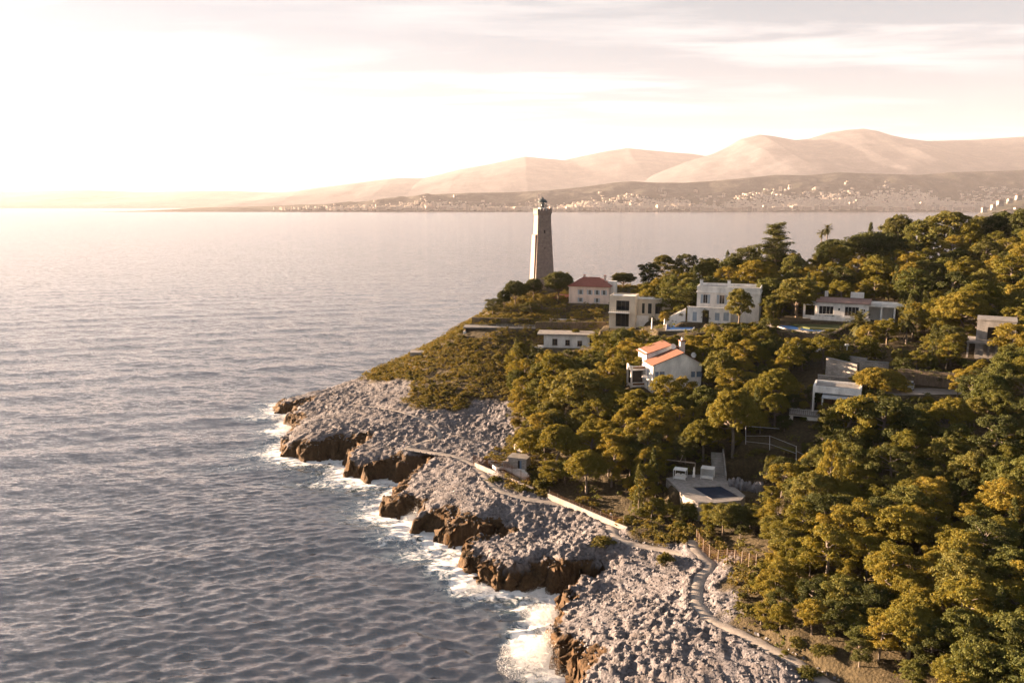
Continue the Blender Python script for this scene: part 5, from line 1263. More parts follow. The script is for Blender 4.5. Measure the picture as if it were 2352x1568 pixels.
def daybed(q, label, W, Dp, H, curtains):
    o = thing('daybed', label, 'daybed', at(*q, PZ), R(-22))
    for sx in (-1, 1):
        for sy in (-1, 1): MB().bar((sx*W/2, sy*Dp/2, 0), (sx*W/2, sy*Dp/2, H), .1).build('post', 'white_paint', o)
    n = 8; vs_ = []; 
    for i in range(n+1):
        for j in range(n+1):
            a, b_ = i/n-.5, j/n-.5; vs_.append((a*W*1.08, b_*Dp*1.08, H + .02 - .22*math.cos(a*math.pi)*math.cos(b_*math.pi)*(1 if not curtains else .4)))
    MB().add(vs_, [(i*(n+1)+j, (i+1)*(n+1)+j, (i+1)*(n+1)+j+1, i*(n+1)+j+1) for i in range(n) for j in range(n)]).build('canopy', 'white_cloth', o, True)
    bx('base', 'white_paint', o, -W/2+.1, W/2-.1, -Dp/2+.1, Dp/2-.1, .12, .34); bx('mattress', 'white_cloth', o, -W/2+.14, W/2-.14, -Dp/2+.14, Dp/2-.14, .342, .56)
    for sx in (-1, 1): bx('pillow', 'white_cloth', o, sx*W*.2-.3, sx*W*.2+.3, Dp/2-.6, Dp/2-.2, .562, .78)
    if curtains:
        for (ax, ay, bx_, by) in ((-W/2, Dp/2+.06, W/2, Dp/2+.06), (-W/2-.06, -Dp/2, -W/2-.06, Dp/2), (W/2+.06, -Dp/2*.1, W/2+.06, Dp/2)):
            pts = [(ax+(bx_-ax)*k/24, ay+(by-ay)*k/24 ) for k in range(25)]; nx_, ny_ = (0, 1) if ay == by else (1, 0)
            vv = [(x + nx_*.05*math.sin(k*1.9), y + ny_*.05*math.sin(k*1.9), z) for z in (.1, H-.05) for k, (x, y) in enumerate(pts)]
            MB().add(vv, [(k, k+1, 26+k, 25+k) for k in range(24)]).build('curtain', 'white_cloth', o, True)
daybed((1562, 1098), 'white four-poster daybed with sagging canopy on the pool terrace', 2.3, 2.0, 1.9, False)
daybed((1625, 1097), 'curtained white cabana at the back of the pool terrace', 2.3, 2.0, 2.1, True)
def parasol(p, label, H=2.9):
    o = thing('parasol', label, 'parasol', p); MB().bar((0,0,0), (0,0,H), .06).build('pole', 'grey_wood', o)
    MB().tube_rings([[(r*(1+.18*math.cos(6*a))*math.cos(a), r*(1+.18*math.cos(6*a))*math.sin(a), z) for a in [k*math.pi/12 for k in range(24)]] for r, z in ((.26, .9), (.22, 1.3), (.14, 1.7), (.19, 2.1), (.10, H-.2), (.03, H+.05))]).build('canopy', 'white_cloth', o, True)
    bx('base', 'concrete', o, -.35, .35, -.35, .35, 0, .1)
parasol(at(1593, 1105, PZ), 'furled white parasol beside the pool terrace beds')
parasol(at(1497, 762, 28.7), 'taller furled white parasol at the left end of the blue pool', 4.4); parasol(at(1526, 752, 28.7), 'furled white parasol at the corner of the blue pool', 2.8)
# pale rock bank right of the terrace
def rock_mesh(seed, n=18, sx=1, sy=1, sz=1):
    g = np.random.default_rng(seed); bm = bmesh.new()
    for _ in range(n):
        d = g.normal(size=3); d /= np.linalg.norm(d); d *= g.uniform(.78, 1.05); bm.verts.new((d[0]*sx, d[1]*sy, d[2]*sz))
    r = bmesh.ops.convex_hull(bm, input=bm.verts[:]); bmesh.ops.delete(bm, geom=[v for v in bm.verts if not v.link_faces], context='VERTS')
    me = bpy.data.meshes.new('rock'); bm.to_mesh(me); bm.free(); return me
m, nt, b, _ = new_mat('limestone'); co = geoco(nt); n2 = tex_noise(nt, co, 1.7, 5, 0.65); n3 = tex_noise(nt, co, 7.0, 4, 0.7)
nt.links.new(ramp(nt, n2.outputs['Fac'], [(0.28, (0.052, 0.052, 0.060)), (0.5, (0.136, 0.135, 0.153)), (0.72, (0.222, 0.222, 0.242))]).outputs[0], b.inputs['Base Color']); b.inputs['Roughness'].default_value = .9; bump(nt, b, n3.outputs['Fac'], .8, .2); MAT['limestone'] = m
bk = thing('rock_bank', 'pale fluted rock face at the right side of the pool terrace', 'rock face', at(1715, 1122, PZ))
for k in range(9):
    me = rock_mesh(40+k, 22, .7, .8, 1.5); me.materials.append(MAT['limestone']); o = bpy.data.objects.new('rock', me); COL.objects.link(o); o.parent = bk; o.location = (-2.6+k*.62, 1.7-k*.35+random.uniform(-.2, .2), .3+.25*math.sin(k)); o.rotation_euler = (0, 0, k)
# the cove: hut, teal basin and white deck
t = thing('cove_hut', 'small stone hut with dark doorway beside the teal basin', 'hut', at(1188, 1076, 8.9), R(-20))
shell(t, 4.2, 3, 2.3, 'rubble_stone', [(.1, 1.0, 0, 1.9)], z0=-1); bx('roof', 'concrete', t, -2.3, 2.3, -.2, 3.2, 2.31, 2.5); bx('door', 'blue_paint', t, .55, 1.0, .06, .14, 0, 1.9); bx('interior_shade', 'recess_shade', t, -1.7, 1.7, .8, 2.6, -.5, 2.2); bx('parapet', 'rubble_stone', t, -2.9, -2.12, -.4, 2.6, -1, 1.5)
t = thing('cove_basin', 'small teal water basin behind the brown shore fence', 'pool')
cb_ = q2([(1122,1058),(1166,1060),(1172,1074),(1140,1074)], 8.9); slab_with_hole('basin_edge', inset(cb_, .3), inset(cb_, -.05), 9.0, .7, 'white_plaster', t); slab_with_hole('basin_water', cb_, None, 8.86, .3, 'teal_water', t)
t = thing('cove_deck', 'white paved deck below the small stone hut', 'deck'); slab_with_hole('deck_slab', q2([(1160,1076),(1204,1076),(1216,1092),(1196,1096)], 8.9), None, 8.92, 1.4, 'white_plaster', t)
# blue covered pool, long pool, lawn and hedges
t = thing('blue_pool', 'pool under a deep blue cover in front of the white villa', 'pool'); bp = q2([(1532,742),(1600,743),(1590,758),(1530,759)], 28.7)
slab_with_hole('pool_edge', inset(bp, .5), inset(bp, -.05), 28.95, 1.6, 'white_plaster', t); slab_with_hole('pool_cover', bp, None, 28.84, .2, 'blue_cover', t)
t = thing('long_pool', 'narrow pool with pale edge below the lawn of the long villa', 'pool'); bp = q2([(1752,741),(1808,742),(1896,758),(1880,764),(1812,757)], 31.7)
slab_with_hole('pool_edge', inset(bp, .6), inset(bp, -.05), 31.95, 1.6, 'concrete', t); slab_with_hole('pool_cover', bp, None, 31.84, .2, 'blue_cover', t)
lw_ = q2([(1800,740),(1870,728),(1985,732),(2000,748),(1925,756),(1860,752)], 32.4); o = slab_with_hole('lawn', lw_, None, 32.3, .6, 'lawn'); struct(o)
def hedge(name, label, a, b_, h, th, seed, mat='dark_needles', group=None):
    """clipped hedge between two places: an earth-dark core of twigs covered with leaves"""
    a, b_ = Vector(a), Vector(b_); L = (b_.to_2d()-a.to_2d()).length; mid = (a+b_)/2; rz = math.atan2(b_.y-a.y, b_.x-a.x)
    t = thing(name, label, 'hedge', mid, rz, group); g = np.random.default_rng(seed); sl = (b_.z-a.z)/L
    MB().hexa([(-L/2+.1,-th*.36,-1-sl*L/2),(L/2-.1,-th*.36,-1+sl*L/2),(L/2-.1,th*.36,-1+sl*L/2),(-L/2+.1,th*.36,-1-sl*L/2)], [(-L/2+.1,-th*.36,h*.9-sl*L/2),(L/2-.1,-th*.36,h*.9+sl*L/2),(L/2-.1,th*.36,h*.9+sl*L/2),(-L/2+.1,th*.36,h*.9-sl*L/2)]).build('twigs', 'dark_bark', t)
    n = int(L*h*2.2); cl = []
    for _ in range(n):
        x = g.uniform(-L/2, L/2)
        if g.random() < .7: y, z = -th/2*.8, g.uniform(.1, h)
        else: y, z = g.uniform(-th/2, th/2)*.9, h*.94
        cl.append((x, y, z + sl*x + .12*math.sin(x*1.3), .36, .32, .5+g.normal(0, .2)))
    link_mesh('foliage', leaf_mesh('foliage', [leaves(cl, g, 16, .15)], mat), None, t)
hedge('clipped_hedge', 'long tall clipped hedge below the blue pool', at(1598, 790, 27.4), at(1790, 786, 28.8), 3.6, 1.4, 1)
hedge('clipped_hedge', 'clipped hedge under the long pool right of its little cypress', at(1800, 786, 29.4), at(1905, 790, 30.0), 3.0, 1.4, 2)
hedge('clipped_hedge', 'curved end of hedge rising towards the long villa', at(1905, 790, 30.0), at(1968, 752, 31.6), 2.8, 1.4, 3)
hedge('clipped_hedge', 'low hedge along the terrace of the long villa', at(1868, 735, 32.8), at(1930, 738, 32.8), 1.3, .9, 4)
hedge('clipped_hedge', 'dark hedge along the top of the gravel drive', at(2060, 868, 28.4), at(2200, 880, 28.6), 2.4, 1.4, 5)
hedge('clipped_hedge', 'dark hedge under the left garden walls of the point', at(1230, 752, 24.2), at(1392, 752, 24.8), 2.2, 1.4, 6)
hedge('clipped_hedge', 'hedge on the seaward belvedere below the umbrella pines', at(1085, 738, 24.6), at(1215, 742, 24.8), 1.7, 1.6, 7, 'scrub_leaves')
hedge('clipped_hedge', 'hedge before the red roofed outbuilding', at(1240, 716, 27.6), at(1300, 718, 27.6), 1.8, 1.4, 8)
plant_q('cypress', 1779, 738, 12, 214, 'tiny cypress standing in front of the long pool')
# walls and low buildings on the point
rubble('garden_wall', 'white balustraded garden wall below the keeper house', (1292,709,27.6), (1398,712,27.6), 0, 0, .4, 'white_plaster', 'white_plaster', down=2.4)
rubble('garden_wall', 'lower pale garden wall left of the beige villa', (1262,732,26.4), (1398,738,26.0), 0, 0, .5, 'pink_plaster', 'white_plaster', down=2.2)
t = thing('low_building', 'low white flat-roofed building with three dark windows under the point gardens', 'building', at(1292, 798, 19.7), R(-7))
hb = [(-3.4, -1.7, .8, 2.9), (.9, 2.4, .8, 2.6), (4.9, 6.4, .6, 2.4)]; shell(t, 15, 7, 4.2, 'white_plaster', hb, x0=-6.2); inner(t, 15, 7, 4, x0=-6.2)
for h in hb: win(t, *h, 0, frame='brown_wood')
bx('roof', 'concrete', t, -8.4, 10.4, -.8, 8, 4.21, 4.55); bx('terrace', 'white_plaster', t, -9.5, -6.25, -1.6, 2, -1, .35)
t = thing('belvedere', 'long concrete viewing platform with railing jutting from the seaward slope', 'platform', at(1146, 752, 24.0), R(-4))
bx('platform_slab', 'concrete', t, -12.5, 13, -.6, 5, -.3, .12); bx('support_wall', 'recess_shade', t, -11.8, 12.6, .2, 4, -3, -.31)
for k in range(14): MB().bar((-12.2+k*1.9, -.4, .12), (-12.2+k*1.9, -.4, 1.1), .06).build('rail_post', 'zinc', t)
for zz in (.6, 1.1): bx('rail', 'zinc', t, -12.3, 12.8, -.43, -.37, zz, zz+.05)
MB().tube_rings([[( -12.0 + .55*math.cos(a), -.75, -1.9 + .55*math.sin(a)) for a in [k*math.pi/8 for k in range(16)]], [(-12.0 + .55*math.cos(a), .1, -1.9 + .55*math.sin(a)) for a in [k*math.pi/8 for k in range(16)]]]).build('round_vent', 'white_paint', t)
t = thing('bunker_slab', 'concrete bunker slab jutting out over the sea from the scrub slope', 'bunker', at(966, 822, 13.2), R(6))
bx('slab', 'concrete', t, -3.6, 4, -1.2, 4, .9, 2.2); bx('base', 'concrete', t, -1.2, 4, -.6, 3.6, -3, .89)
# stairway lit by the low sun
t = thing('garden_stairway', 'sunlit stone stairway with low walls climbing the slope to a dark tree', 'staircase', at(1190, 1032, 9.6), 0)
a_, b2 = at(1190, 1032, 9.6), at(1308, 952, 14.2); dv = b2 - a_; nst = 26; sdv = Vector((-dv.y, dv.x, 0)).normalized()
for k in range(nst):
    c = dv*((k+.5)/nst); h_ = dv/nst*.5; w1_ = sdv*.9
    MB().hexa([(c-h_-w1_)*1.0-Vector((0,0,1.2)), (c+h_-w1_)-Vector((0,0,1.2)), (c+h_+w1_)-Vector((0,0,1.2)), (c-h_+w1_)-Vector((0,0,1.2))], [Vector((*(c-h_-w1_).to_2d(), c.z+.35)), Vector((*(c+h_-w1_).to_2d(), c.z+.35)), Vector((*(c+h_+w1_).to_2d(), c.z+.35)), Vector((*(c-h_+w1_).to_2d(), c.z+.35))]).build('step', 'path_gravel', t)
for sg in (-1, 1):
    o_ = sdv*sg*1.15; n_ = sdv*.16
    MB().hexa([o_-n_-Vector((0,0,1)), dv+o_-n_-Vector((0,0,1)), dv+o_+n_-Vector((0,0,1)), o_+n_-Vector((0,0,1))], [o_-n_+Vector((0,0,.95)), dv+o_-n_+Vector((0,0,.95)), dv+o_+n_+Vector((0,0,.95)), o_+n_+Vector((0,0,.95))]).build('side_wall', 'cream_plaster', t)
def path_strip(name, pts, hw):
    n = len(pts); V = []; F = []
    for i, p in enumerate(pts):
        d = (pts[min(i+1, n-1)] - pts[max(i-1, 0)]).to_2d().normalized(); s = Vector((-d.y, d.x))
        for k in range(5):
            o = (k/2-1) * (hw + .25*math.sin(i*1.7+k)); x, y = p.x + s.x*o, p.y + s.y*o; V.append((x, y, p.z + (.05 if 0 < k < 4 else -.12) + random.uniform(-.02, .02)))
    for i in range(n-1):
        for k in range(4): F.append((i*5+k, i*5+k+1, (i+1)*5+k+1, (i+1)*5+k))
    o = mesh_obj(name, V, F, 'path_gravel', None, True); return struct(o)
for pts, hw in PATHS: path_strip('footpath', pts, hw)
def fence(name, label, qs, H, sp, kind, group=None):
    P = polyline(qs, 5); t = thing(name, label, 'fence', P[0]); o0 = P[0]; acc = 0; posts = [P[0]]
    for a, b_ in zip(P[:-1], P[1:]):
        L = (b_-a).length; acc += L
        if acc >= sp: posts.append(b_); acc = 0
    posts = [Vector((p.x, p.y, ground(p.x, p.y))) - o0 for p in posts]
    for p in posts:
        MB().bar(p - Vector((0,0,.4)), p + Vector((0,0,H*random.uniform(.97, 1.06))), .11).build('post', 'grey_wood' if kind != 'reed' else 'brown_wood', t)
    for a, b_ in zip(posts[:-1], posts[1:]):
        U = Vector((0,0,1)); mb = MB()
        if kind == 'reed':
            n = max(2, int((b_-a).length/.16))
            for k in range(n):
                c = a.lerp(b_, (k+.5)/n); mb.bar(c + U*.02, c + U*(H*.93 + random.uniform(-.06, .06)), .13, .03)
            mb.build('panel', 'brown_wood', t)
        else:
            for zz in np.linspace(.1, H*.95, 7): mb.bar(a + U*zz, b_ + U*zz, .018)
            n = max(2, int((b_-a).length/.22))
            for k in range(n):
                c = a.lerp(b_, (k+.5)/n); mb.bar(c + U*.05, c + U*H*.95, .016)
            mb.build('mesh_panel', 'brown_wood', t)
fence('reed_fence', 'brown reed fence between the footpath and the cove hut', [(1088,1056,8.2),(1130,1074,8.2),(1176,1094,8.3),(1222,1114,8.3)], 2.3, 1.9, 'reed')
fence('mesh_fence', 'grey wire fence on a low wall beside the middle footpath', [(1262,1134,8.4),(1320,1158,8.4),(1380,1182,8.3),(1440,1208,8.2)], 1.7, 1.8, 'mesh')
fence('mesh_fence', 'rusty wire fence with close brown posts above the path junction', [(1600,1240,9.8),(1622,1262,10.0),(1670,1282,10.4),(1712,1296,10.9),(1748,1303,11.3)], 2.3, 1.05, 'mesh')
rubble('path_wall', 'low pale kerb wall along the middle footpath under the wire fence', (1258,1133,8.6), (1440,1210,8.4), 0, 0, .3, 'path_gravel', None, down=1.6)
rubble('path_wall', 'low pale kerb wall below the brown reed fence', (1090,1062,8.5), (1224,1120,8.5), 0, 0, .3, 'path_gravel', None, down=1.6)
# net posts of the overgrown court
t = thing('court_fence', 'white posts and rails of an overgrown court among the trees', 'fence', at(1713, 1022, 18.6)); o0 = at(1713, 1022, 18.6)
cps = [(1713,1022,978),(1768,1032,1000),(1829,1052,1024)]; pp = []
for u, v0, v1 in cps:
    a = at(u, v0, 18.4) - o0; tp = atD(u, v1, at(u, v0, 18.4).y) - o0; MB().bar(a - Vector((0,0,.5)), tp, .1).build('post', 'zinc', t); pp.append((a, tp))
MB().bar(pp[0][1], atD(1790, 984, o0.y + 3) - o0, .08).build('rail', 'zinc', t)
for f_ in (.98, .4):
    for (a, tp), (b_, tq) in zip(pp[:-1], pp[1:]): MB().bar(a.lerp(tp, f_*(.5 if (a, tp) == pp[0] else 1)), b_.lerp(tq, f_), .05).build('rail', 'zinc', t)
MB().bar(pp[2][0].lerp(pp[2][1], .6), at(1880, 1060, 18.6) - o0, .05).build('rail', 'zinc', t)
# the car on the drive
t = thing('parked_car', 'white hatchback parked at the left end of the gravel drive', 'car', at(2089, 892, 26.68), R(62))
body = [(-2.05,.35),(-2.1,.75),(-1.95,.95),(-1.0,1.02),(2.0,.98),(2.08,.6),(2.0,.32)]; cab = [(-1.15,1.0),(-.45,1.48),(1.2,1.5),(1.85,1.0)]
def prism(prof, w0, w1=None):
    n = len(prof); w1 = w1 or [w0]*n; return MB().add([(x, -w1[i], z) for i, (x, z) in enumerate(prof)] + [(x, w1[i], z) for i, (x, z) in enumerate(prof)], [tuple(range(n)), tuple(range(2*n-1, n-1, -1))] + [(i, n+i, n+(i+1) % n, (i+1) % n) for i in range(n)])
m, nt, b, _ = new_mat('car_paint'); n = tex_noise(nt, geoco(nt), 1.5, 3); nt.links.new(ramp(nt, n.outputs['Fac'], [(.3, (.68,.69,.71)), (.7, (.76,.77,.78))]).outputs[0], b.inputs['Base Color']); b.inputs['Roughness'].default_value = .3; b.inputs['Coat Weight'].default_value = .4; MAT['car_paint'] = m
worn('tyre_rubber', (.02,.02,.022), .9, .2, 3, .2)
prism(body, .86, [.8,.86,.85,.86,.86,.84,.8]).build('body', 'car_paint', t); prism(cab, .8, [.82,.66,.66,.8]).build('windows', 'window_glass', t); prism([(-.42,1.485),(1.18,1.505),(1.1,1.54),(-.35,1.53)], .64).build('roof', 'car_paint', t)
for sx in (-1.3, 1.3):
    for sy in (-.78, .78):
        w = MB(); w.tube([(sx, sy-.1, .33), (sx, sy+.1, .33)], .33, 14); wo = w.build('wheel', 'tyre_rubber', t); r_ = MB().tube([(sx, sy-.11 if sy < 0 else sy+.105, .33), (sx, sy-.105 if sy < 0 else sy+.11, .33)], .2, 10).build('rim', 'zinc', wo)
for sy in (-.6, .6): bx('headlight', 'window_glass', t, -2.12, -2.03, sy-.18, sy+.18, .68, .84)

# ------------------------------------------------------------------ walkers on the rocks
worn('skin', (.42,.27,.2), .6, .1, 3, 0)
for nm, c in (('dark_cloth', (.03,.03,.04)), ('blue_cloth', (.07,.10,.18)), ('red_cloth', (.30,.07,.05)), ('pale_cloth', (.45,.42,.38)), ('black_hair', (.02,.015,.012))): worn(nm, c, .9, .2, 3, .1)
def person(x, y, rz, label, top, legs, H=1.74, stride=.22, arm=.12):
    z = float(land(np.array([x]), np.array([y]))[0]); near = min(((math.hypot(p.x-x, p.y-y), p.z) for pts, _ in PATHS for p in pts))
    if near[0] < 1.2: z = near[1] + .05
    t = thing('person', label, 'person', (x, y, z), rz)
    def skin(name, V, E, Rd, mat):
        me = bpy.data.meshes.new(name); me.from_pydata(V, E, []); o = bpy.data.objects.new(name, me); COL.objects.link(o); o.parent = t
        md = o.modifiers.new('skin', 'SKIN'); md.use_smooth_shade = True
        for i, r in enumerate(Rd): me.skin_vertices[0].data[i].radius = (r, r*.8); me.skin_vertices[0].data[i].use_root = (i == 0)
        o.modifiers.new('sub', 'SUBSURF').render_levels = 1; me.materials.append(MAT[mat]); return o
    k = H/1.74
    V = [(0,0,.95),(0,0,1.15),(0,.0,1.38),(0,0,1.5),(0,-.02,1.58),(.1,0,.9),(.12,-stride*.5,.5),(.12,-stride*.7,.09),(.12,-stride*.7-.14,.05),(-.1,0,.9),(-.12,stride*.1,.5),(-.12,stride,.09),(-.12,stride-.14,.05),
         (.19,0,1.4),(.24,arm*.6,1.14),(.25,-arm*.4,.9),(-.19,0,1.4),(-.24,-arm*.6,1.14),(-.25,-arm*1.5,.9)]
    E = [(0,1),(1,2),(2,3),(3,4),(0,5),(5,6),(6,7),(7,8),(0,9),(9,10),(10,11),(11,12),(2,13),(13,14),(14,15),(2,16),(16,17),(17,18)]
    Rd = [.15,.14,.16,.07,.06,.10,.075,.05,.045,.10,.075,.05,.045,.075,.055,.04,.075,.055,.04]
    V = [(a*k, b_*k, c*k) for a, b_, c in V]
    if not hasattr(bpy.types.Mesh, 'skin_vertices'): pass
    o = None
    me = bpy.data.meshes.new('body'); me.from_pydata(V, E, []); o = bpy.data.objects.new('body', me); COL.objects.link(o); o.parent = t
    o.modifiers.new('skin', 'SKIN')
    if not me.skin_vertices: pass
    for i, r in enumerate(Rd):
        sv = me.skin_vertices[0].data[i]; sv.radius = (r*k, r*k*.85); sv.use_root = (i == 0)
    sb = o.modifiers.new('sub', 'SUBSURF'); sb.levels = 1; sb.render_levels = 1
    for m_ in (top, legs, 'skin'): me.materials.append(MAT[m_])
    dg = bpy.context.evaluated_depsgraph_get(); ev = bpy.data.meshes.new_from_object(o.evaluated_get(dg)); o.modifiers.clear(); o.data = ev; ev.name = 'body'
    for p in ev.polygons:
        c = p.center; p.use_smooth = True
        p.material_index = 1 if c.z < .93*k else (2 if c.z > 1.47*k or (abs(c.x) > .2*k and c.z < 1.0*k) else 0)
    hd = MB().lathe([(.03,1.53),(.075,1.56),(.095,1.63),(.1,1.68),(.085,1.74),(.05,1.775),(.01,1.785)], 10); hd.v = [(a*k*.9, (b_*1.05-.02)*k, c*k) for a, b_, c in hd.v]; ho = hd.build('head', 'skin', t, True)
    hr = MB().lathe([(.102,1.655),(.108,1.69),(.093,1.755),(.055,1.79),(.01,1.8)], 10); hr.v = [(a*k*.92, (b_*1.06-.005)*k, c*k) for a, b_, c in hr.v]; hr.build('hair', 'black_hair', ho, True)
    MB().hexa([(-.012*k,-.118*k,1.64*k),(.012*k,-.118*k,1.64*k),(.02*k,-.09*k,1.64*k),(-.02*k,-.09*k,1.64*k)],[(-.006*k,-.105*k,1.69*k),(.006*k,-.105*k,1.69*k),(.01*k,-.09*k,1.69*k),(-.01*k,-.09*k,1.69*k)]).build('nose', 'skin', ho)
    return t
for (u, v, z, rz, lab, tp, lg, H, s_) in ((791,930,6.6,.4,'shorter of two walkers in dark clothes at the bend of the upper path','dark_cloth','dark_cloth',1.62,.1),(800,928,6.8,2.2,'taller of two walkers in dark clothes at the bend of the upper path','dark_cloth','blue_cloth',1.84,.16),
    (681,920,4.6,1.5,'lone figure standing on the farthest rock tongue','dark_cloth','dark_cloth',1.75,.06),(929,1030,6.9,1.8,'walker in black on the lower path at the fork','dark_cloth','blue_cloth',1.76,.3),
    (1403,1196,7.4,2.6,'hiker in pale top walking the path by the kerb wall','pale_cloth','dark_cloth',1.78,.34),(1001,1012,8.0,-.5,'walker in light clothing behind the black-clad one at the fork','pale_cloth','dark_cloth',1.72,.2)):
    p = at(u, v, z); person(p.x, p.y, rz, lab, tp, lg, H, s_)

# ------------------------------------------------------------------ stones, scrub and undergrowth
rg = np.random.default_rng(77)
xs_, ys_ = rg.uniform(-85, 46, 60000), rg.uniform(84, 282, 60000)
zz_, sd_, rk_, pt_ = land(xs_, ys_, full=True)
onrock = (rk_ > .6) & (sd_ > 1.2) & (pt_ < .05) & (np.abs(xs_) < ys_*.7 + 5)
sel = np.where(onrock)[0]
protos_r = [rock_mesh(900+k, 15, 1.0, rg.uniform(.7, .95), rg.uniform(.75, 1.2)) for k in range(10)]
for me in protos_r: me.materials.append(MAT['limestone'])
size = .16 + .28*rg.random(len(sel))**2.0
score = size/ys_[sel]; order = np.argsort(-score[:3000])
big = order[:300]
for i in big:
    s = sel[i]; o = bpy.data.objects.new('stone', protos_r[i % 10]); COL.objects.link(o); o.parent = headland
    o.location = (xs_[s], ys_[s], zz_[s] + size[i]*.15); o.rotation_euler = (rg.uniform(-.4, .4), rg.uniform(-.4, .4), rg.uniform(0, 6.28)); o.scale = (size[i], size[i], size[i]*rg.uniform(.45, .8))
PV = [np.array([v.co for v in me.vertices]) for me in protos_r]; PF = [[tuple(p.vertices) for p in me.polygons] for me in protos_r]
VV, FF, off = [], [], 0
rest = np.setdiff1d(np.arange(min(len(sel), 7000)), big)
for i in rest:
    s = sel[i]; k = i % 10; a = rg.uniform(0, 6.28); sc = size[i]*.8
    c, n = math.cos(a), math.sin(a); P = PV[k]*sc; Q = np.c_[P[:,0]*c - P[:,1]*n + xs_[s], P[:,0]*n + P[:,1]*c + ys_[s], P[:,2]*.65 + zz_[s] + sc*.05]
    VV.append(Q); FF += [tuple(x + off for x in f) for f in PF[k]]; off += len(Q)
FF = np.array([f for f in FF if len(f) == 3]); me = np_mesh('loose_stones', np.concatenate(VV), FF)
stuff(link_mesh('loose_stones', me, 'limestone', headland))
# stones lining the near path
protos_l = protos_r
lst = []
for pts, hw in PATHS[:2]:
    for a, b_ in zip(pts[:-1], pts[1:]):
        d = (b_-a).to_2d(); L = d.length; d.normalize(); s = Vector((-d.y, d.x))
        for k in range(int(L/.75)):
            for sg in (-1, 1):
                c = a.lerp(b_, (k+random.random())/max(1, L/.75)); r = random.uniform(.16, .36); lst.append((c.x + s.x*sg*(hw+.25), c.y + s.y*sg*(hw+.25), c.z, r))
lst.sort(key=lambda q: q[1]); pthing = [o for o in COL.objects if o.name == 'footpath'][0]
for i, (x, y, z, r) in enumerate(lst[:280]):
    o = bpy.data.objects.new('kerb_stone', protos_r[i % 10]); COL.objects.link(o); o.parent = pthing; o.location = (x, y, z + r*.2); o.scale = (r, r, r*.9); o.rotation_euler = (0, 0, i*1.3)

# scrub on the seaward slope and under the trees
xs_, ys_ = rg.uniform(-60, 240, 90000), rg.uniform(64, 345, 90000)
inv = np.abs(xs_) < ys_*.68 + 4; xs_, ys_ = xs_[inv], ys_[inv]
zz_, sd_, rk_, pt_ = land(xs_, ys_, full=True)
soilm = (rk_ < .45) & (sd_ > 2.5) & (pt_ < .02)
padm = np.ones(len(xs_), bool)
for cx, cy, hx_, hy_, rot, pz, fall in PADS:
    c, s = math.cos(rot), math.sin(rot); lx = (xs_-cx)*c + (ys_-cy)*s; ly = -(xs_-cx)*s + (ys_-cy)*c
    padm &= np.hypot(np.maximum(np.abs(lx)-hx_, 0), np.maximum(np.abs(ly)-hy_, 0)) > .3
wood = poly_sd(xs_, ys_, WD) > 0
dens = fbm(xs_*.08, ys_*.08, 3, 200)
ok = soilm & padm & (dens > np.where(wood, .22, .30))
xs_, ys_, zz_, wood = xs_[ok], ys_[ok], zz_[ok], wood[ok]
pr = rg.permutation(len(xs_))
def scrub(name, ids, per, size, mat, rc, hmax):
    g = np.random.default_rng(8); k = 8; n = len(ids)*k
    br = np.repeat(.5 + 1.3*g.random(len(ids))**1.8, k); a = g.uniform(0, 6.28, n); rr = np.sqrt(g.random(n)); X = np.repeat(xs_[ids], k) + br*rr*np.cos(a); Y = np.repeat(ys_[ids], k) + br*rr*np.sin(a)
    Z = np.repeat(zz_[ids], k) + br*hmax*np.sqrt(np.maximum(0, 1 - rr**2)) + .05
    cl = np.c_[X, Y, Z, rc*g.uniform(.6, 1.2, n), rc*.7*g.uniform(.6, 1.2, n), np.clip(.5 + np.repeat(g.normal(0, .22, len(ids)), k) + g.normal(0, .1, n), 0, 1)]
    return stuff(link_mesh(name, leaf_mesh(name, [leaves(cl, g, per, size)], mat), None))
sl = [i for i in pr if not wood[i]][:5500]; wd = [i for i in pr if wood[i]][:2200]
scrub('scrub_cover', np.array(sl), 9, .22, 'scrub_leaves', .42, .85)
scrub('undergrowth', np.array(wd), 7, .25, 'oak_leaves', .5, .9)
# bushes one can tell apart on the slope and the rock edge
PB = [(1545,1140,66,138,'golden shrub hiding the front corner of the pool terrace'),(1590,1146,62,137,'green shrub below the middle of the pool terrace front'),(1655,1150,62,137,'golden shrub below the pool front edge'),(1750,1040,50,152,'shrub growing between the net posts'),(1810,1060,56,150,'low shrub in front of the lowest net post'),(1860,1545,60,88,'shrub beside the path at the bottom of the picture'),(1770,1440,64,98,'golden shrub above the lower path wall'),(1830,1480,70,94,'leafy shrub uphill of the lower path'),(1895,1500,70,91,'bushy shrub at the bottom wood edge'),
 (1385,1232,60,132,'low dark bush beside the path above the third rock tongue'),(1530,1262,48,124,'round orange-tinted bush where the two paths meet'),(1648,1268,30,127,'small bush right of the path junction below the fence'),(1480,1172,70,140,'golden bush at the wood edge right of the wire fence'),(1440,1186,40,140,'dark bush by the end of the wire fence'),
 (1560,1195,70,134,'golden shrub clump below the pool terrace'),(1690,1178,52,134,'golden shrub right below the pool terrace'),(1240,1095,50,158,'dark shrub right of the cove deck'),(1135,1092,40,164,'dry bush under the reed fence'),(1200,1118,44,158,'low bush between the fence and the path bend'),
 (1520,1130,60,140,'golden shrub left of the pool terrace wall'),(1000,790,30,272,'bush on the seaward crest above the bunker slab'),(1780,1262,60,112,'golden shrub above the end of the rusty fence'),(1720,1385,70,103,'orange shrub overhanging the near path'),(1745,1320,70,108,'golden shrub right of the rusty fence end'),(1800,1520,36,93,'small golden bush beside the lowest stretch of path')]
for u, v, wq, D, lab in PB: plant_q('shrub' if 'golden' in lab or 'lit' in lab else 'bush', u, v, wq, D, lab)
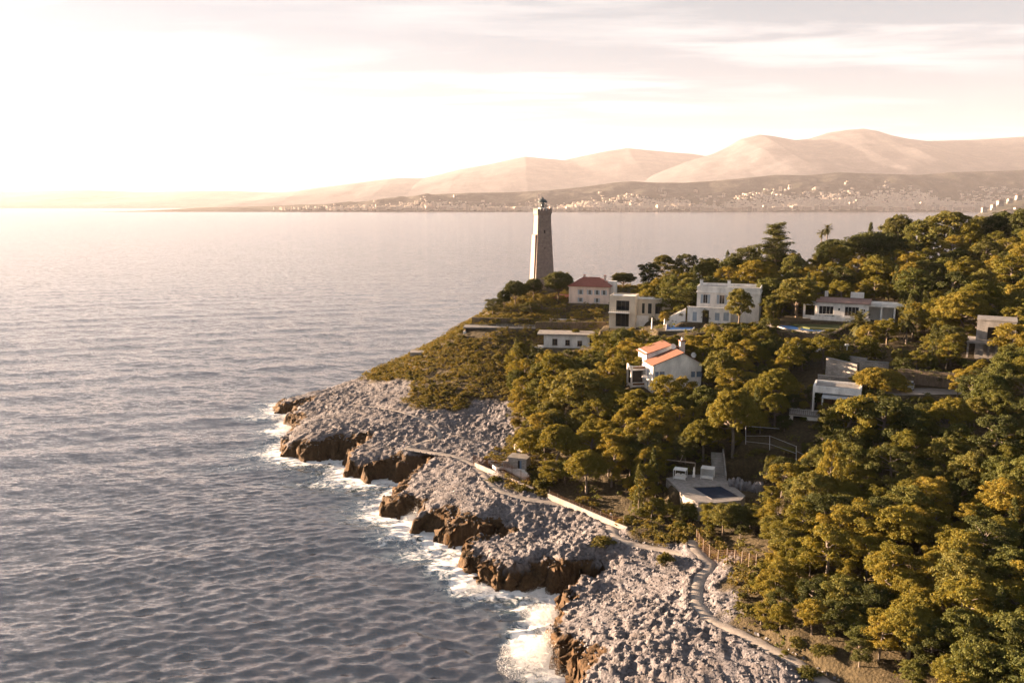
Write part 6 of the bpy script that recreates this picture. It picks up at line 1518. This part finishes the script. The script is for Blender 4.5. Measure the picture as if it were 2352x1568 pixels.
nb = 0; TA = np.array(TREES)
for i in pr:
    if nb >= 290: break
    x, y, z = xs_[i], ys_[i], zz_[i]
    if wood[i] and (y > 200 or np.any(np.hypot(TA[:,0]-x, TA[:,1]-y) < TA[:,2]*.75)): continue
    if not wood[i] and rg.random() < .5: continue
    if not path_free(x, y, 2.0) or not pad_free(x, y, .9): continue
    h = rg.uniform(1.0, 2.6); w = h*rg.uniform(1.1, 1.6); u0, v0, f = proj(x, y, z+h); hw = w/2*F_Q/f
    if not clear_of(u0-hw, u0+hw, v0, v0+10, f) or v0 < skyv(u0) - 3: continue
    plant('bush' if not wood[i] else 'shrub', x, y, *((lambda L: (L, 'bushes on the seaward slope'))('low scrub bush ' + where(u0, v0)) if not wood[i] else ('leafy shrub under the pines ' + where(u0, v0), 'shrubs under the pines')), w=w, h=h, z=z); nb += 1

# ------------------------------------------------------------------ spray where the swell breaks
worn('sea_foam', (.80,.80,.80), .9, .05, 2, 0)
def spray(qs, n, seed):
    g = np.random.default_rng(seed); P = []
    for (u, v, rx, rz, k) in qs:
        c = at(u, v, 0.2); m_ = int(n*k)
        r = g.random(m_)**.8*1.25; th = g.uniform(0, 6.28, m_)
        hgt = rz*np.abs(g.normal(0, .5, m_))*np.exp(-r*1.3)
        P.append(np.c_[c.x + rx*r*np.cos(th), c.y + rx*.8*r*np.sin(th), .1 + hgt])
    P = np.concatenate(P); s = (.014 + .04*g.random(len(P))**3)[:,None]
    d = g.normal(size=(len(P), 3, 3)); V = (P[:,None,:] + d*s[:,:,None]).reshape(-1, 3); F = np.arange(len(V)).reshape(-1, 3)
    return np_mesh('sea_spray', V, F)
me = spray([(1240,1525,5.0,4.6,1.0),(1262,1490,2.6,4.6,.8),(1225,1495,4.0,2.2,.5),(1262,1420,2.6,2.6,.5),(1245,1405,3,1.2,.3),(958,1190,2.4,3.2,.35),(660,985,3,2.2,.3),(1090,1350,3,1.0,.2),(1240,1362,2.5,1.2,.2),(650,960,3,1.4,.2)], 36000, 9)
stuff(link_mesh('sea_spray', me, 'sea_foam'))

# ------------------------------------------------------------------ the far city and the middle headland
for nm, c in (('far_white', (.30,.27,.245)), ('far_cream', (.40,.33,.28)), ('far_rose', (.52,.38,.31))): worn(nm, c, .9, .15, .02, 0)
def block_proto(seed, wide, deep, tall, mat, floors):
    g = np.random.default_rng(seed); mb = MB(); mb.box(-wide/2, wide/2, 0, deep, -25, tall); mb.box(-wide*.3, wide*.1, deep*.3, deep*.7, tall, tall+4)
    me = bpy.data.meshes.new('facade'); me.from_pydata(mb.v, [], mb.f); me.materials.append(MAT[mat])
    wb = MB()
    for k in range(floors): wb.box(-wide/2+2, wide/2-2, -.6, .2, 3+k*(tall-3)/floors, 3+k*(tall-3)/floors+(tall-3)/floors*.45)
    mw = bpy.data.meshes.new('window_band'); mw.from_pydata(wb.v, [], wb.f); mw.materials.append(MAT['window_glass']); return me, mw
BP = [block_proto(k, w, 40, h, m_, f) for k, (w, h, m_, f) in enumerate(((60,34,'far_white',4),(95,40,'far_cream',5),(45,48,'far_white',6),(130,36,'far_cream',4),(40,28,'far_rose',3),(70,30,'far_white',3),(34,62,'far_cream',7)))]
CHx, CHy, CHz = CHV[:,0].reshape(48, -1), CHV[:,1].reshape(48, -1), CHV[:,2].reshape(48, -1)
rf_ = random.Random(5)
def far_block(X, row, k, label, group, sc=1.0):
    j = int(np.argmin(np.abs(CHx[row] - X))); e = thing('far_building', label, 'building', (CHx[row, j], CHy[row, j], CHz[row, j] - 2), rf_.uniform(-.5, .5), group); e.scale = (sc, sc, sc)
    for nm, me in zip(('facade', 'window_band'), BP[k]):
        o = bpy.data.objects.new(nm, me); COL.objects.link(o); o.parent = e
u = 860.0
while u < 2330:
    X = (u - CX_Q)/F_Q*9800/CP; k = rf_.randrange(7); s_ = 1.0 + .5*max(0, (u-1700)/600)
    where = 'left of the lighthouse top' if u < 1215 else 'between the lighthouse and the mountain foot' if u < 1650 else 'on the bright beach front at right'
    far_block(X, 1, k, 'pale apartment block on the far seafront ' + where, 'far seafront blocks ' + where, s_); u += rf_.uniform(9, 16) * (1.0 if u > 1500 else 1.7)
for _ in range(120):
    u = rf_.triangular(760, 2352, 1900); row = rf_.choice((2,3,3,4,5,6,8,10,13,17,22)); X = (u - CX_Q)/F_Q*9800/CP
    where = 'left of the lighthouse' if u < 1240 else 'right of the lighthouse' if u < 1750 else 'under the twin-peaked mountain' if u < 2100 else 'at far right'
    far_block(X, row, rf_.choice((0,2,4,4,5,6)), ('low on' if row < 7 else 'high on') + ' the hazy city hillside ' + where + ', pale block', 'city hillside blocks ' + where, rf_.uniform(.5, .95))
# the rest of the town, too small to tell apart
VV, nbx = [], 0
for _ in range(5200):
    u = rf_.triangular(700, 2400, 1950); row = min(30, int(abs(rf_.gauss(0, 5.5)))) + 1; j = int(np.argmin(np.abs(CHx[row] - (u-CX_Q)/F_Q*9800/CP))); j = min(j, CHx.shape[1]-2); f_ = rf_.random(); g_2 = rf_.random()
    c = np.array([CHx[row, j]*(1-f_) + CHx[row, j+1]*f_, CHy[row, j]*(1-g_2) + CHy[row+1, j]*g_2, (CHz[row, j]*(1-f_) + CHz[row, j+1]*f_)*(1-g_2) + CHz[row+1, j]*g_2])
    w, d, h = rf_.uniform(14, 42), rf_.uniform(12, 26), rf_.uniform(9, 24)*(1 if row > 4 else 1.5)
    VV.append(c + np.array([(-w/2,0,-20),(w/2,0,-20),(w/2,d,-20),(-w/2,d,-20),(-w/2,0,h),(w/2,0,h),(w/2,d,h),(-w/2,d,h)])); nbx += 1
FB = np.array([(4,5,6,7),(0,1,5,4),(1,2,6,5),(2,3,7,6),(3,0,4,7)]); FFb = (np.arange(nbx)[:,None,None]*8 + FB[None]).reshape(-1, 4)
stuff(link_mesh('far_town', np_mesh('far_town', np.concatenate(VV), FFb), 'far_cream'))
# middle headland with its houses
D_M = 4200.0
us = np.linspace(2205, 2760, 90); crest = np.interp(us, [2205,2220,2236,2262,2290,2320,2352,2420,2520,2760], [506,500,490,476,466,455,446,430,410,395])
V = []
for t_ in np.linspace(0, 1.4, 24):
    d = D_M*(1 + .28*t_); X = (us-CX_Q)/F_Q*d; zc = CAM_H + (472-crest)/F_Q*D_M*1.15
    h = np.where(zc > 0, zc, 0)*(min(t_, 1)**.8 if t_ <= 1 else 1-(t_-1)*1.2) - 3 + (fbm(X/40, np.full_like(X, d)/40, 4, 300)-.5)*14*min(1, t_*3)*np.clip(zc/40, 0, 1)
    V.append(np.c_[X, np.full_like(X, d), np.where(zc < 4, -6, h)])
V = np.concatenate(V); ii = np.arange(90*24).reshape(24, 90); F = np.stack([ii[:-1,:-1], ii[:-1,1:], ii[1:,1:], ii[1:,:-1]], -1).reshape(-1, 4)
struct(link_mesh('middle_headland', np_mesh('middle_headland', V, F), 'wooded_hill', smooth=False))
for k, (u, v, w_, h_, lab) in enumerate(((2262,478,16,11,'white waterfront house at the tip of the middle headland'),(2284,472,15,13,'second white house up the slope of the middle headland'),(2300,463,20,14,'broad white villa halfway up the middle headland'),(2322,458,16,10,'cream villa above the broad one on the middle headland'),(2342,450,18,11,'white villa near the crest of the middle headland at the edge'),(2338,478,18,12,'large pale house low on the middle headland by the edge'),(2310,484,14,9,'small pale house near the water on the middle headland'))):
    p = atD(u, v + h_*.4, D_M*1.10); t = thing('hillside_house', lab, 'house', p, rf_.uniform(-.4, .2), 'houses on the middle headland'); k_ = D_M/F_Q; W, H = w_*k_*.7, h_*k_*.7
    MB().box(-W/2, W/2, 0, W*.7, -14, H*.75).build('wall', 'far_white' if k % 2 == 0 else 'far_cream', t); hip(t, -W/2, W/2, 0, W*.7, H*.75+.2, H*.25, .8, 'orange_tiles')
    for a in range(4):
        for b_ in range(2): bx('window', 'window_glass', t, -W*.4+a*W*.22, -W*.4+a*W*.22+W*.09, -.15, .1, H*(.08+.34*b_), H*(.08+.34*b_)+H*.2)
